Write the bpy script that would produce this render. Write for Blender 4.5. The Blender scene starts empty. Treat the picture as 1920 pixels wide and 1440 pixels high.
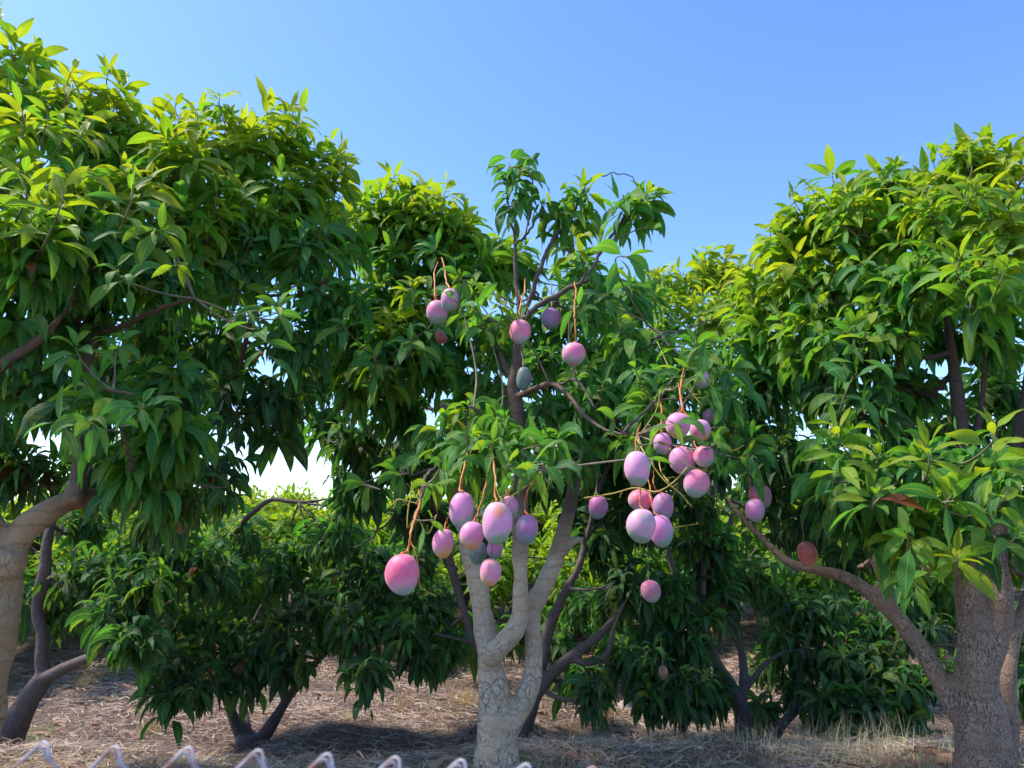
import bpy, math, random
import numpy as np
from mathutils import Vector, Euler, noise

R = math.radians
random.seed(7)
rng = np.random.default_rng(7)
scene = bpy.context.scene
COL = scene.collection

# ------------------------------------------------------------------ camera
W0, H0, F = 1920.0, 1440.0, 1387.0
PITCH = R(11.5)
CAMZ = 1.0
cam_d = bpy.data.cameras.new('camera')
cam_d.sensor_width = 36.0
cam_d.lens = 36.0 * F / W0
cam_d.clip_start = 0.05
cam_d.clip_end = 5000
cam_d.dof.use_dof = True
cam_d.dof.focus_distance = 2.9
cam_d.dof.aperture_fstop = 7.0
cam = bpy.data.objects.new('camera', cam_d)
COL.objects.link(cam)
cam.location = (0, 0, CAMZ)
cam.rotation_euler = (R(90) + PITCH, 0, 0)
scene.camera = cam

# ------------------------------------------------------------------ light
SUN_EL, SUN_AZ = R(55), R(-84)          # azimuth from +Y (view direction), negative = to the left
world = bpy.data.worlds.new('World')
scene.world = world
world.use_nodes = True
wn = world.node_tree.nodes; wl = world.node_tree.links
wn.clear()
sky = wn.new('ShaderNodeTexSky'); sky.sky_type = 'NISHITA'; sky.sun_disc = False
sky.sun_elevation = SUN_EL; sky.sun_rotation = SUN_AZ
sky.air_density = 1.0; sky.dust_density = 0.6; sky.ozone_density = 2.5; sky.altitude = 200
bg = wn.new('ShaderNodeBackground'); bg.inputs['Strength'].default_value = 0.132
wo = wn.new('ShaderNodeOutputWorld')
hs = wn.new('ShaderNodeHueSaturation'); hs.inputs['Saturation'].default_value = 1.2; hs.inputs['Hue'].default_value = 0.508
wl.new(sky.outputs[0], hs.inputs['Color']); wl.new(hs.outputs[0], bg.inputs[0]); wl.new(bg.outputs[0], wo.inputs[0])
sun_d = bpy.data.lights.new('sun', 'SUN'); sun_d.energy = 2.6; sun_d.angle = R(4.0); sun_d.color = (1.0, 0.93, 0.82)
sun = bpy.data.objects.new('sun', sun_d); COL.objects.link(sun)
sd = Vector((math.sin(SUN_AZ) * math.cos(SUN_EL), math.cos(SUN_AZ) * math.cos(SUN_EL), math.sin(SUN_EL)))
sun.rotation_euler = sd.to_track_quat('Z', 'Y').to_euler()
scene.view_settings.view_transform = 'Standard'
scene.view_settings.look = 'None'
scene.view_settings.exposure = 1.38
scene.view_settings.gamma = 1.0
scene.cycles.max_bounces = 8
scene.cycles.diffuse_bounces = 4
scene.cycles.transmission_bounces = 6

# ------------------------------------------------------------------ helpers
CP, SP = math.cos(PITCH), math.sin(PITCH)
def P(px, py, Y):
    x = (px - W0 / 2) / F; v = (H0 / 2 - py) / F
    d = np.array([x, CP - v * SP, SP + v * CP])
    return np.array([0, 0, CAMZ]) + d * (Y / d[1])
def PXS(py, Y):                          # metres per photo pixel at a point
    v = (H0 / 2 - py) / F
    return (Y / (CP - v * SP)) / F

def mesh_obj(name, verts, faces, mat, parent=None, base=(0, 0, 0), smooth=True, uvs=None, attrs=None, flat_idx=None):
    me = bpy.data.meshes.new(name)
    v = np.asarray(verts, dtype=np.float32).reshape(-1, 3) - np.asarray(base, dtype=np.float32)
    if flat_idx is None and isinstance(faces, np.ndarray):
        k = faces.shape[1]; n = faces.shape[0]
        me.vertices.add(len(v)); me.vertices.foreach_set('co', v.ravel())
        me.loops.add(n * k); me.loops.foreach_set('vertex_index', faces.astype(np.int32).ravel())
        me.polygons.add(n)
        me.polygons.foreach_set('loop_start', (np.arange(n) * k).astype(np.int32))
        me.update(calc_edges=True)
        if uvs is not None:
            uvl = me.uv_layers.new(name='UVMap')
            uvl.data.foreach_set('uv', np.asarray(uvs, dtype=np.float32)[faces.ravel()].ravel())
    else:
        me.from_pydata([tuple(map(float, p)) for p in v], [], [tuple(f) for f in faces])
        me.update()
    if attrs:
        for k_, a in attrs.items():
            at = me.attributes.new(k_, 'FLOAT', 'POINT')
            at.data.foreach_set('value', np.asarray(a, dtype=np.float32))
    if smooth:
        me.polygons.foreach_set('use_smooth', np.ones(len(me.polygons), dtype=bool))
    if mat is not None: me.materials.append(mat)
    o = bpy.data.objects.new(name, me)
    COL.objects.link(o)
    if parent is not None: o.parent = parent
    else: o.location = base
    return o

def tag(o, label=None, cat=None, group=None, kind=None):
    if label: o['label'] = label
    if cat: o['category'] = cat
    if group: o['group'] = group
    if kind: o['kind'] = kind
    return o

def empty(name, loc):
    o = bpy.data.objects.new(name, None); COL.objects.link(o)
    o.location = [float(c) for c in loc]; o.empty_display_size = 0.2
    return o

def catmull(pts, sub=5):
    """pts: (n,4) x y z r  -> smoothed"""
    p = np.asarray(pts, dtype=float)
    if len(p) < 3: 
        t = np.linspace(0, 1, sub + 1)[:, None]
        return p[0] * (1 - t) + p[-1] * t
    q = np.vstack([2 * p[0] - p[1], p, 2 * p[-1] - p[-2]])
    out = []
    for i in range(1, len(q) - 2):
        for t in np.linspace(0, 1, sub, endpoint=False):
            a, b, c, d = q[i - 1], q[i], q[i + 1], q[i + 2]
            out.append(0.5 * (2 * b + (c - a) * t + (2 * a - 5 * b + 4 * c - d) * t * t + (3 * b - a - 3 * c + d) * t ** 3))
    out.append(p[-1])
    out = np.array(out); out[:, 3] = np.maximum(out[:, 3], p[:, 3].min() * 0.8)
    return out

class Tubes:
    def __init__(s): s.V = []; s.F = []; s.n = 0
    def add(s, pts, k=8, bump=0.0, cap=True):
        p = np.asarray(pts, dtype=float); n = len(p)
        T = np.gradient(p[:, :3], axis=0); T /= (np.linalg.norm(T, axis=1)[:, None] + 1e-9)
        ref = np.array([0.0, 1.0, 0.05]) if abs(T[0][1]) < 0.9 else np.array([1.0, 0, 0])
        rings = []
        a = np.arange(k) * 2 * math.pi / k
        for i in range(n):
            u = ref - T[i] * np.dot(ref, T[i]); u /= np.linalg.norm(u) + 1e-9; ref = u
            w = np.cross(T[i], u)
            r = np.full(k, p[i, 3])
            if bump:
                for j in range(k):
                    q = p[i, :3] + (u * math.cos(a[j]) + w * math.sin(a[j])) * p[i, 3]
                    r[j] *= 1 + bump * noise.noise(Vector(q * 9)) + bump * 0.5 * noise.noise(Vector(q * 26))
            rings.append(p[i, :3] + (np.cos(a) * r)[:, None] * u + (np.sin(a) * r)[:, None] * w)
        s.V.append(np.vstack(rings))
        idx = np.arange(n * k).reshape(n, k) + s.n
        A = idx[:-1]; B = idx[1:]
        s.F.append(np.stack([A, np.roll(A, -1, 1), np.roll(B, -1, 1), B], -1).reshape(-1, 4))
        s.n += n * k
        if cap:
            for ring, rev in ((idx[0], True), (idx[-1], False)):
                c = rings[0 if rev else -1].mean(0)
                s.V.append(c[None]); ci = s.n; s.n += 1
                nx = np.roll(ring, -1)
                f = np.stack([np.full(k, ci), nx, ring, np.full(k, ci)], -1) if rev else np.stack([np.full(k, ci), ring, nx, np.full(k, ci)], -1)
                s.caps = getattr(s, 'caps', []) + [tuple(int(z) for z in row[:3]) for row in f]
    def build(s, name, mat, parent=None, base=(0, 0, 0)):
        V = np.vstack(s.V); Fq = np.vstack(s.F)
        if getattr(s, 'caps', None):
            faces = [tuple(int(z) for z in f) for f in Fq] + s.caps
            return mesh_obj(name, V, faces, mat, parent, base)
        return mesh_obj(name, V, Fq, mat, parent, base)

# ------------------------------------------------------------------ materials
def new_mat(name):
    m = bpy.data.materials.new(name); m.use_nodes = True
    nt = m.node_tree; nt.nodes.clear()
    out = nt.nodes.new('ShaderNodeOutputMaterial')
    return m, nt, out
def N(nt, t, **kw):
    n = nt.nodes.new(t)
    for k, v in kw.items():
        if k.startswith('i_'):
            key = k[2:]; key = int(key) if key.isdigit() else key.replace('_', ' ')
            n.inputs[key].default_value = v
        else: setattr(n, k, v)
    return n
def L(nt, a, b): nt.links.new(a, b)
def math_n(nt, op, a, b=None, c=None):
    n = nt.nodes.new('ShaderNodeMath'); n.operation = op
    for i, x in enumerate((a, b, c)):
        if x is None: continue
        if isinstance(x, (int, float)): n.inputs[i].default_value = x
        else: nt.links.new(x, n.inputs[i])
    return n.outputs[0]
def ramp(nt, fac, stops, interp='LINEAR'):
    r = nt.nodes.new('ShaderNodeValToRGB'); r.color_ramp.interpolation = interp
    els = r.color_ramp.elements
    while len(els) < len(stops): els.new(0.5)
    for e, (p, c) in zip(els, stops): e.position = p; e.color = (*c, 1)
    nt.links.new(fac, r.inputs[0]); return r.outputs[0]
def mixc(nt, fac, a, b, mode='MIX'):
    n = nt.nodes.new('ShaderNodeMix'); n.data_type = 'RGBA'; n.blend_type = mode
    for i, x in ((0, fac), (6, a), (7, b)):
        if isinstance(x, (int, float)): n.inputs[i].default_value = x
        elif isinstance(x, tuple): n.inputs[i].default_value = (*x, 1)
        else: nt.links.new(x, n.inputs[i])
    return n.outputs[2]

def leaf_material():
    m, nt, out = new_mat('mango_leaf')
    tone = N(nt, 'ShaderNodeAttribute', attribute_name='tone').outputs['Fac']
    rnd = N(nt, 'ShaderNodeAttribute', attribute_name='rnd').outputs['Fac']
    uv = N(nt, 'ShaderNodeUVMap', uv_map='UVMap').outputs[0]
    sep = N(nt, 'ShaderNodeSeparateXYZ'); L(nt, uv, sep.inputs[0])
    u, v = sep.outputs[0], sep.outputs[1]
    au = math_n(nt, 'ABSOLUTE', math_n(nt, 'SUBTRACT', u, 0.5))          # 0 midrib .. 0.5 margin
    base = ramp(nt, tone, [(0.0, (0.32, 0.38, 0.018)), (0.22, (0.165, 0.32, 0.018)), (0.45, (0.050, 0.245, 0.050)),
                           (0.7, (0.015, 0.120, 0.046)), (1.0, (0.006, 0.048, 0.035))])  # young to old leaf; dark end also paints shade of the lower crown
    geo = N(nt, 'ShaderNodeNewGeometry').outputs['Position']
    nz = N(nt, 'ShaderNodeTexNoise', i_Scale=35.0, i_Detail=2.0); L(nt, geo, nz.inputs['Vector'])
    base = mixc(nt, math_n(nt, 'MULTIPLY', math_n(nt, 'SUBTRACT', nz.outputs[0], 0.35), 0.7), base, (0.16, 0.24, 0.03))
    # veins
    mid = math_n(nt, 'LESS_THAN', au, 0.030)
    s = math_n(nt, 'ADD', math_n(nt, 'MULTIPLY', v, 15.0), math_n(nt, 'MULTIPLY', au, -5.0))
    fr = math_n(nt, 'FRACT', s)
    side = math_n(nt, 'MULTIPLY', math_n(nt, 'LESS_THAN', fr, 0.13), 0.5)
    vein = math_n(nt, 'MAXIMUM', math_n(nt, 'MULTIPLY', mid, 0.9), side)
    veinc = mixc(nt, 0.6, base, (0.42, 0.50, 0.16))
    col = mixc(nt, vein, base, veinc)
    # yellowed or scorched leaves, blotches and brown tips
    nb = N(nt, 'ShaderNodeTexNoise', i_Scale=60.0, i_Detail=3.0); L(nt, geo, nb.inputs['Vector'])
    old = math_n(nt, 'GREATER_THAN', rnd, 0.88)
    blot = math_n(nt, 'MULTIPLY', old, ramp(nt, nb.outputs[0], [(0.42, (0, 0, 0)), (0.60, (1, 1, 1))]))
    col = mixc(nt, math_n(nt, 'MULTIPLY', blot, 0.65), col, (0.24, 0.28, 0.03))
    tipm = math_n(nt, 'MULTIPLY', math_n(nt, 'GREATER_THAN', rnd, 0.86), math_n(nt, 'GREATER_THAN', math_n(nt, 'ADD', v, math_n(nt, 'MULTIPLY', nb.outputs[0], 0.3)), 1.10))
    col = mixc(nt, tipm, col, (0.20, 0.12, 0.035))
    dry = math_n(nt, 'GREATER_THAN', rnd, 0.9965)
    col = mixc(nt, dry, col, (0.20, 0.065, 0.03))
    pet = math_n(nt, 'LESS_THAN', v, 0.10)
    col = mixc(nt, pet, col, (0.24, 0.28, 0.05))
    bh = math_n(nt, 'ADD', math_n(nt, 'MULTIPLY', vein, -1.0), math_n(nt, 'MULTIPLY', math_n(nt, 'SINE', math_n(nt, 'MULTIPLY', s, 6.283)), 0.6))
    bump = N(nt, 'ShaderNodeBump', i_Strength=0.35, i_Distance=0.004); L(nt, bh, bump.inputs['Height'])
    pb = N(nt, 'ShaderNodeBsdfPrincipled', i_Roughness=0.48)
    pb.inputs['Specular IOR Level'].default_value = 0.32
    L(nt, col, pb.inputs['Base Color']); L(nt, bump.outputs[0], pb.inputs['Normal'])
    tr = N(nt, 'ShaderNodeBsdfTranslucent')
    tcol = mixc(nt, 1.0, col, (1.8, 1.7, 0.5), 'MULTIPLY'); L(nt, tcol, tr.inputs[0])
    mx = N(nt, 'ShaderNodeMixShader', i_0=0.48)
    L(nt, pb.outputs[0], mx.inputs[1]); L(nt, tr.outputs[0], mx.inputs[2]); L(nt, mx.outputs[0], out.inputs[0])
    return m

def bark_material(name, c1, c2, crack=0.5, scale=1.0, crack_h=0.9, dark_h=9.0, zs=0.55, bs=0.75, ckfl=0.1):
    m, nt, out = new_mat(name)
    tc = N(nt, 'ShaderNodeTexCoord').outputs['Object']
    mp = N(nt, 'ShaderNodeMapping'); mp.inputs['Scale'].default_value = (1, 1, zs); L(nt, tc, mp.inputs[0])
    wob = N(nt, 'ShaderNodeTexNoise', i_Scale=14.0, i_Detail=4.0); L(nt, mp.outputs[0], wob.inputs['Vector'])
    vec = N(nt, 'ShaderNodeMix', data_type='VECTOR'); vec.inputs[0].default_value = 0.06
    L(nt, mp.outputs[0], vec.inputs[4]); L(nt, wob.outputs['Color'], vec.inputs[5])
    n1 = N(nt, 'ShaderNodeTexNoise', i_Scale=7.0, i_Detail=6.0, i_Roughness=0.65); L(nt, tc, n1.inputs['Vector'])
    n2 = N(nt, 'ShaderNodeTexNoise', i_Scale=55.0, i_Detail=5.0, i_Roughness=0.7); L(nt, tc, n2.inputs['Vector'])
    vo = N(nt, 'ShaderNodeTexVoronoi', feature='DISTANCE_TO_EDGE', i_Scale=34.0 * scale); L(nt, vec.outputs[1], vo.inputs['Vector'])
    wd = math_n(nt, 'MULTIPLY', wob.outputs[0], 2.0)
    vo2 = N(nt, 'ShaderNodeTexVoronoi', feature='DISTANCE_TO_EDGE', i_Scale=75.0 * scale); L(nt, vec.outputs[1], vo2.inputs['Vector'])
    ck1 = ramp(nt, math_n(nt, 'DIVIDE', vo.outputs['Distance'], wd), [(0.0, (1, 1, 1)), (0.055, (0, 0, 0))])
    ck2 = ramp(nt, math_n(nt, 'DIVIDE', vo2.outputs['Distance'], wd), [(0.0, (0.6, 0.6, 0.6)), (0.05, (0, 0, 0))])
    ck = math_n(nt, 'MAXIMUM', ck1, ck2)
    ckm = ramp(nt, n1.outputs[0], [(0.44, (0, 0, 0)), (0.56, (1, 1, 1))])
    sepz = N(nt, 'ShaderNodeSeparateXYZ'); L(nt, tc, sepz.inputs[0])
    low = math_n(nt, 'SUBTRACT', 1.0, math_n(nt, 'MULTIPLY', math_n(nt, 'SUBTRACT', sepz.outputs[2], crack_h * 0.35), 1.0 / crack_h))
    low.node.use_clamp = True
    ckk = math_n(nt, 'MULTIPLY', math_n(nt, 'MULTIPLY', ck, math_n(nt, 'ADD', math_n(nt, 'MULTIPLY', ckm, 0.9), ckfl)), math_n(nt, 'MULTIPLY', low, crack))
    # horizontal growth rings / creases
    wv = N(nt, 'ShaderNodeTexWave', bands_direction='Z', i_Scale=5.5, i_Distortion=5.0, i_Detail=3.0); wv.inputs['Detail Scale'].default_value = 2.5
    L(nt, tc, wv.inputs['Vector'])
    rg = ramp(nt, wv.outputs['Fac'], [(0.0, (1, 1, 1)), (0.10, (0, 0, 0))])
    col = mixc(nt, ramp(nt, n1.outputs[0], [(0.35, (0, 0, 0)), (0.65, (1, 1, 1))]), c1, c2)
    col = mixc(nt, math_n(nt, 'MULTIPLY', ramp(nt, n2.outputs[0], [(0.45, (0, 0, 0)), (0.7, (1, 1, 1))]), 0.45), col, tuple(c * 0.55 for c in c1))
    col = mixc(nt, math_n(nt, 'MULTIPLY', rg, 0.22), col, (0.05, 0.035, 0.025))
    col = mixc(nt, ckk, col, (0.035, 0.025, 0.02))
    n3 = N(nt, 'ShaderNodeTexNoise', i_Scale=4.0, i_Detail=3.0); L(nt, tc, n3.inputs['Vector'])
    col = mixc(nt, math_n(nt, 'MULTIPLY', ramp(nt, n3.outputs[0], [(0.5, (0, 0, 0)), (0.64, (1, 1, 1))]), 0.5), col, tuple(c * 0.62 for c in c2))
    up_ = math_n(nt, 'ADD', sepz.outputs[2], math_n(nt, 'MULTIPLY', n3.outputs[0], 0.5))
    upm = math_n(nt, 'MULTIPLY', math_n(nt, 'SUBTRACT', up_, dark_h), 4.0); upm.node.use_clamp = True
    col = mixc(nt, math_n(nt, 'MULTIPLY', upm, 0.85), col, (0.075, 0.042, 0.036))  # upper limbs browned by height: canopy shade painted into the bark
    h = math_n(nt, 'ADD', math_n(nt, 'MULTIPLY', ckk, -1.0), math_n(nt, 'ADD', math_n(nt, 'MULTIPLY', n2.outputs[0], 0.5), math_n(nt, 'MULTIPLY', rg, -0.25)))
    bump = N(nt, 'ShaderNodeBump', i_Strength=bs, i_Distance=0.008); L(nt, h, bump.inputs['Height'])
    pb = N(nt, 'ShaderNodeBsdfPrincipled', i_Roughness=0.85)
    L(nt, col, pb.inputs['Base Color']); L(nt, bump.outputs[0], pb.inputs['Normal'])
    L(nt, pb.outputs[0], out.inputs[0]); return m

def simple_mat(name, c1, c2, scale=20, rough=0.6, bump_s=0.3, trans=0.0):
    m, nt, out = new_mat(name)
    tc = N(nt, 'ShaderNodeTexCoord').outputs['Object']
    n1 = N(nt, 'ShaderNodeTexNoise', i_Scale=float(scale), i_Detail=4.0); L(nt, tc, n1.inputs['Vector'])
    col = mixc(nt, ramp(nt, n1.outputs[0], [(0.35, (0, 0, 0)), (0.65, (1, 1, 1))]), c1, c2)
    b = N(nt, 'ShaderNodeBump', i_Strength=bump_s, i_Distance=0.01); L(nt, n1.outputs[0], b.inputs['Height'])
    pb = N(nt, 'ShaderNodeBsdfPrincipled', i_Roughness=rough)
    L(nt, col, pb.inputs['Base Color']); L(nt, b.outputs[0], pb.inputs['Normal'])
    L(nt, pb.outputs[0], out.inputs[0]); return m

def mango_material(name, top, mid, bot, lo=0.16, hi=0.66, spot=None, speck=0.0):
    m, nt, out = new_mat(name)
    tcn = N(nt, 'ShaderNodeTexCoord'); g = tcn.outputs['Generated']; ob = tcn.outputs['Object']
    sep = N(nt, 'ShaderNodeSeparateXYZ'); L(nt, g, sep.inputs[0])
    n1 = N(nt, 'ShaderNodeTexNoise', i_Scale=16.0, i_Detail=3.0); L(nt, ob, n1.inputs['Vector'])
    rnd = N(nt, 'ShaderNodeObjectInfo').outputs['Random']
    t = math_n(nt, 'ADD', sep.outputs[2], math_n(nt, 'MULTIPLY', math_n(nt, 'SUBTRACT', n1.outputs[0], 0.5), 0.55))
    t = math_n(nt, 'ADD', t, math_n(nt, 'MULTIPLY', math_n(nt, 'SUBTRACT', sep.outputs[0], 0.5), math_n(nt, 'MULTIPLY', math_n(nt, 'SUBTRACT', rnd, 0.5), 0.7)))
    col = ramp(nt, t, [(lo, bot), ((lo + hi) / 2, mid), (hi, top)], 'EASE')
    n2 = N(nt, 'ShaderNodeTexNoise', i_Scale=45.0, i_Detail=4.0); L(nt, ob, n2.inputs['Vector'])
    col = mixc(nt, math_n(nt, 'MULTIPLY', ramp(nt, n2.outputs[0], [(0.4, (0, 0, 0)), (0.7, (1, 1, 1))]), 0.18), col, (0.72, 0.58, 0.74))   # waxy bloom
    off = N(nt, 'ShaderNodeVectorMath', operation='ADD'); L(nt, ob, off.inputs[0])
    cmb = N(nt, 'ShaderNodeCombineXYZ'); L(nt, math_n(nt, 'MULTIPLY', rnd, 37.0), cmb.inputs[0]); L(nt, math_n(nt, 'MULTIPLY', rnd, 11.0), cmb.inputs[1]); L(nt, cmb.outputs[0], off.inputs[1])
    n4 = N(nt, 'ShaderNodeTexNoise', i_Scale=13.0, i_Detail=4.0, i_Roughness=0.6); L(nt, off.outputs[0], n4.inputs['Vector'])
    col = mixc(nt, math_n(nt, 'MULTIPLY', ramp(nt, n4.outputs[0], [(0.50, (0, 0, 0)), (0.68, (1, 1, 1))]), 0.55), col, bot)
    col = mixc(nt, math_n(nt, 'MULTIPLY', ramp(nt, n4.outputs[0], [(0.30, (1, 1, 1)), (0.44, (0, 0, 0))]), 0.5), col, tuple(a * b for a, b in zip(top, (0.8, 0.62, 0.85))))
    if spot:
        d = N(nt, 'ShaderNodeVectorMath', operation='DISTANCE'); L(nt, g, d.inputs[0]); d.inputs[1].default_value = spot[0]
        dd = math_n(nt, 'ADD', d.outputs['Value'], math_n(nt, 'MULTIPLY', n2.outputs[0], 0.25))
        col = mixc(nt, ramp(nt, dd, [(0.18, (1, 1, 1)), (0.42, (0, 0, 0))]), col, spot[1])
    vo = N(nt, 'ShaderNodeTexVoronoi', i_Scale=190.0); L(nt, ob, vo.inputs['Vector'])
    sp = math_n(nt, 'MULTIPLY', math_n(nt, 'LESS_THAN', vo.outputs['Distance'], 0.16 + 0.12 * (speck > 0)), 0.22 + speck)
    col = mixc(nt, sp, col, (0.72, 0.60, 0.50))
    pb = N(nt, 'ShaderNodeBsdfPrincipled', i_Roughness=0.50)
    pb.inputs['Specular IOR Level'].default_value = 0.35
    pb.inputs['Subsurface Weight'].default_value = 0.12
    pb.inputs['Subsurface Radius'].default_value = (0.02, 0.008, 0.006)
    pb.inputs['Sheen Weight'].default_value = 0.25
    b = N(nt, 'ShaderNodeBump', i_Strength=0.06, i_Distance=0.01); L(nt, n2.outputs[0], b.inputs['Height'])
    L(nt, b.outputs[0], pb.inputs['Normal'])
    L(nt, col, pb.inputs['Base Color']); L(nt, pb.outputs[0], out.inputs[0]); return m

LEAF = leaf_material()
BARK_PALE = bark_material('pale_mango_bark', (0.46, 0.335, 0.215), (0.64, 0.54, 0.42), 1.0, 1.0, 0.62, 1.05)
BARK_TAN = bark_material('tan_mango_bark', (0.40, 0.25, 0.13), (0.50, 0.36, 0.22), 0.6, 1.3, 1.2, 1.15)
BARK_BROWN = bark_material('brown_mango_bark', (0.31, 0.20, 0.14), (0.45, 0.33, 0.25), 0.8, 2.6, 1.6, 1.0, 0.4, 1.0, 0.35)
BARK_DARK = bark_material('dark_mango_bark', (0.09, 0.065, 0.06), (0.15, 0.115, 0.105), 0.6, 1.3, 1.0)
TWIG = simple_mat('mango_twig', (0.13, 0.10, 0.07), (0.24, 0.20, 0.13), 30, 0.7)
STALK_OR = simple_mat('orange_fruit_stalk', (0.62, 0.13, 0.03), (0.60, 0.25, 0.06), 30, 0.5)
STALK_YE = simple_mat('yellow_fruit_stalk', (0.42, 0.36, 0.05), (0.40, 0.26, 0.05), 30, 0.5)

# ------------------------------------------------------------------ ground
def gz(x, y):
    x = np.asarray(x, float); y = np.asarray(y, float)
    edge = 3.42 + 0.12 * np.sin(x * 1.3) + 0.08 * np.sin(x * 3.1 + 1)
    s = np.clip((y - edge) / 0.55, 0, 1); s = s * s * (3 - 2 * s)
    hi = 0.07 + 0.02 * np.sin(x * 2.3) * np.sin(y * 1.9)
    lo = -0.34 + 0.11 * np.clip(y - 4.4, 0, 5.0) + 0.05 * np.sin(x * 1.1 + y * .7) + 0.035 * np.sin(x * 4.1 + 1.3 * np.sin(y * 2.2)) * np.sin(y * 3.3 + x) + 0.03 * np.sin(x * 2.7 - y * 1.7)
    far = np.clip((y - 14) / 60, 0, 1)
    return hi * (1 - s) + (lo * (1 - far) + 0.1 * far) * s

def ground_material():
    m, nt, out = new_mat('dry_ground')
    geo = N(nt, 'ShaderNodeNewGeometry').outputs['Position']
    n1 = N(nt, 'ShaderNodeTexNoise', i_Scale=1.3, i_Detail=6.0); L(nt, geo, n1.inputs['Vector'])
    n2 = N(nt, 'ShaderNodeTexNoise', i_Scale=28.0, i_Detail=8.0, i_Roughness=0.75); L(nt, geo, n2.inputs['Vector'])
    c = mixc(nt, ramp(nt, n1.outputs[0], [(0.35, (0, 0, 0)), (0.65, (1, 1, 1))]), (0.28, 0.17, 0.125), (0.40, 0.28, 0.20))
    c = mixc(nt, ramp(nt, n2.outputs[0], [(0.40, (0, 0, 0)), (0.62, (1, 1, 1))]), tuple(v * 0.45 for v in (0.20, 0.13, 0.10)), c)
    b = N(nt, 'ShaderNodeBump', i_Strength=1.0, i_Distance=0.05); L(nt, n2.outputs[0], b.inputs['Height'])
    pb = N(nt, 'ShaderNodeBsdfPrincipled', i_Roughness=0.95)
    L(nt, c, pb.inputs['Base Color']); L(nt, b.outputs[0], pb.inputs['Normal']); L(nt, pb.outputs[0], out.inputs[0])
    return m
GM = ground_material()
def make_ground():
    xs = np.concatenate([np.linspace(-600, -14, 24)[:-1], np.linspace(-14, 14, 281), np.linspace(14, 600, 24)[1:]])
    ys = np.concatenate([np.linspace(-60, -1, 12)[:-1], np.linspace(-1, 14, 221), np.geomspace(14.2, 900, 50)])
    X, Y = np.meshgrid(xs, ys)
    Z = gz(X, Y)
    near = (np.abs(X) < 13) & (Y > -0.9) & (Y < 14)
    rough = np.zeros_like(Z)
    for k, a in ((5.0, 0.022), (13.0, 0.012)):
        ph = rng.uniform(0, 6.28, 6); di = rng.normal(size=(6, 2))
        for i in range(6):
            rough += a * 0.4 * np.sin((X * di[i, 0] + Y * di[i, 1]) * k / np.linalg.norm(di[i]) + ph[i])
    Z = Z + rough * near
    V = np.stack([X, Y, Z], -1).reshape(-1, 3)
    ny, nx = X.shape
    idx = np.arange(nx * ny).reshape(ny, nx)
    Fq = np.stack([idx[:-1, :-1], idx[:-1, 1:], idx[1:, 1:], idx[1:, :-1]], -1).reshape(-1, 4)
    o = mesh_obj('ground', V, Fq, GM)
    tag(o, 'dry brown sloping orchard soil under the mango trees', None, None, 'structure')
make_ground()

def blade_field(name, xy, lens, widths, lean, mat, label, group=None, flat=False, zoff=0.0, seg=3):
    """curved thin blades rooted on the ground; flat=True lays them on it"""
    n = len(xy); xy = np.asarray(xy)
    az = rng.uniform(0, 2 * math.pi, n)
    h = np.stack([np.cos(az), np.sin(az), np.zeros(n)], 1)
    base = np.column_stack([xy, gz(xy[:, 0], xy[:, 1]) + zoff])
    if flat: base[:, 2] += rng.uniform(0.0, 0.035, n)
    s = np.column_stack([-np.sin(az), np.cos(az), np.zeros(n)])
    if flat:
        tw = rng.uniform(-1, 1, n)[:, None]; s = s * np.cos(tw) + np.array([0, 0, 1]) * np.sin(tw)
    rows = []
    for i in range(seg + 1):
        t = i / seg
        if flat:
            up = (rng.normal(0, 0.12, n) * t + 0.15 * math.sin(math.pi * t) * rng.uniform(0, 1, n))[:, None]
            side = np.cross(h, [0, 0, 1]) * (rng.uniform(-0.5, 0.5, n)[:, None] * t * t)
            c = base + (h * t + side) * lens[:, None] + np.array([0, 0, 1.0]) * up * lens[:, None] * 0.7
        else:
            c = base + (h * (lean[:, None] * t ** 1.8) + np.array([0, 0, 1.0]) * (t - 0.35 * lean[:, None] * t ** 2)) * lens[:, None]
        w = widths[:, None] * (1 - 0.85 * t)
        rows += [c - s * w * 0.5, c + s * w * 0.5]
    V = np.stack(rows, 1).reshape(-1, 3); k = 2 * (seg + 1)
    b = (np.arange(n) * k)[:, None]
    Fq = np.concatenate([b + np.array([2 * i, 2 * i + 1, 2 * i + 3, 2 * i + 2]) for i in range(seg)], 1).reshape(-1, 4)
    rn = np.repeat(rng.uniform(0, 1, n), k)
    o = mesh_obj(name, V, Fq, mat, attrs={'rnd': rn})
    tag(o, label, None, group, 'stuff'); return o

def straw_mat(name, cols, trans=0.25):
    m, nt, out = new_mat(name)
    rnd = N(nt, 'ShaderNodeAttribute', attribute_name='rnd').outputs['Fac']
    c = ramp(nt, rnd, cols)
    d = N(nt, 'ShaderNodeBsdfPrincipled', i_Roughness=0.7); L(nt, c, d.inputs['Base Color'])
    t = N(nt, 'ShaderNodeBsdfTranslucent'); L(nt, c, t.inputs[0])
    mx = N(nt, 'ShaderNodeMixShader', i_0=trans); L(nt, d.outputs[0], mx.inputs[1]); L(nt, t.outputs[0], mx.inputs[2]); L(nt, mx.outputs[0], out.inputs[0])
    return m
STRAW = straw_mat('straw', [(0.0, (0.17, 0.10, 0.09)), (0.35, (0.38, 0.29, 0.26)), (0.7, (0.68, 0.53, 0.42)), (0.93, (0.80, 0.67, 0.50)), (1.0, (0.50, 0.22, 0.16))])
DRYG = straw_mat('dry_grass', [(0.0, (0.33, 0.22, 0.07)), (0.5, (0.52, 0.38, 0.13)), (1.0, (0.62, 0.50, 0.22))])
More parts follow.
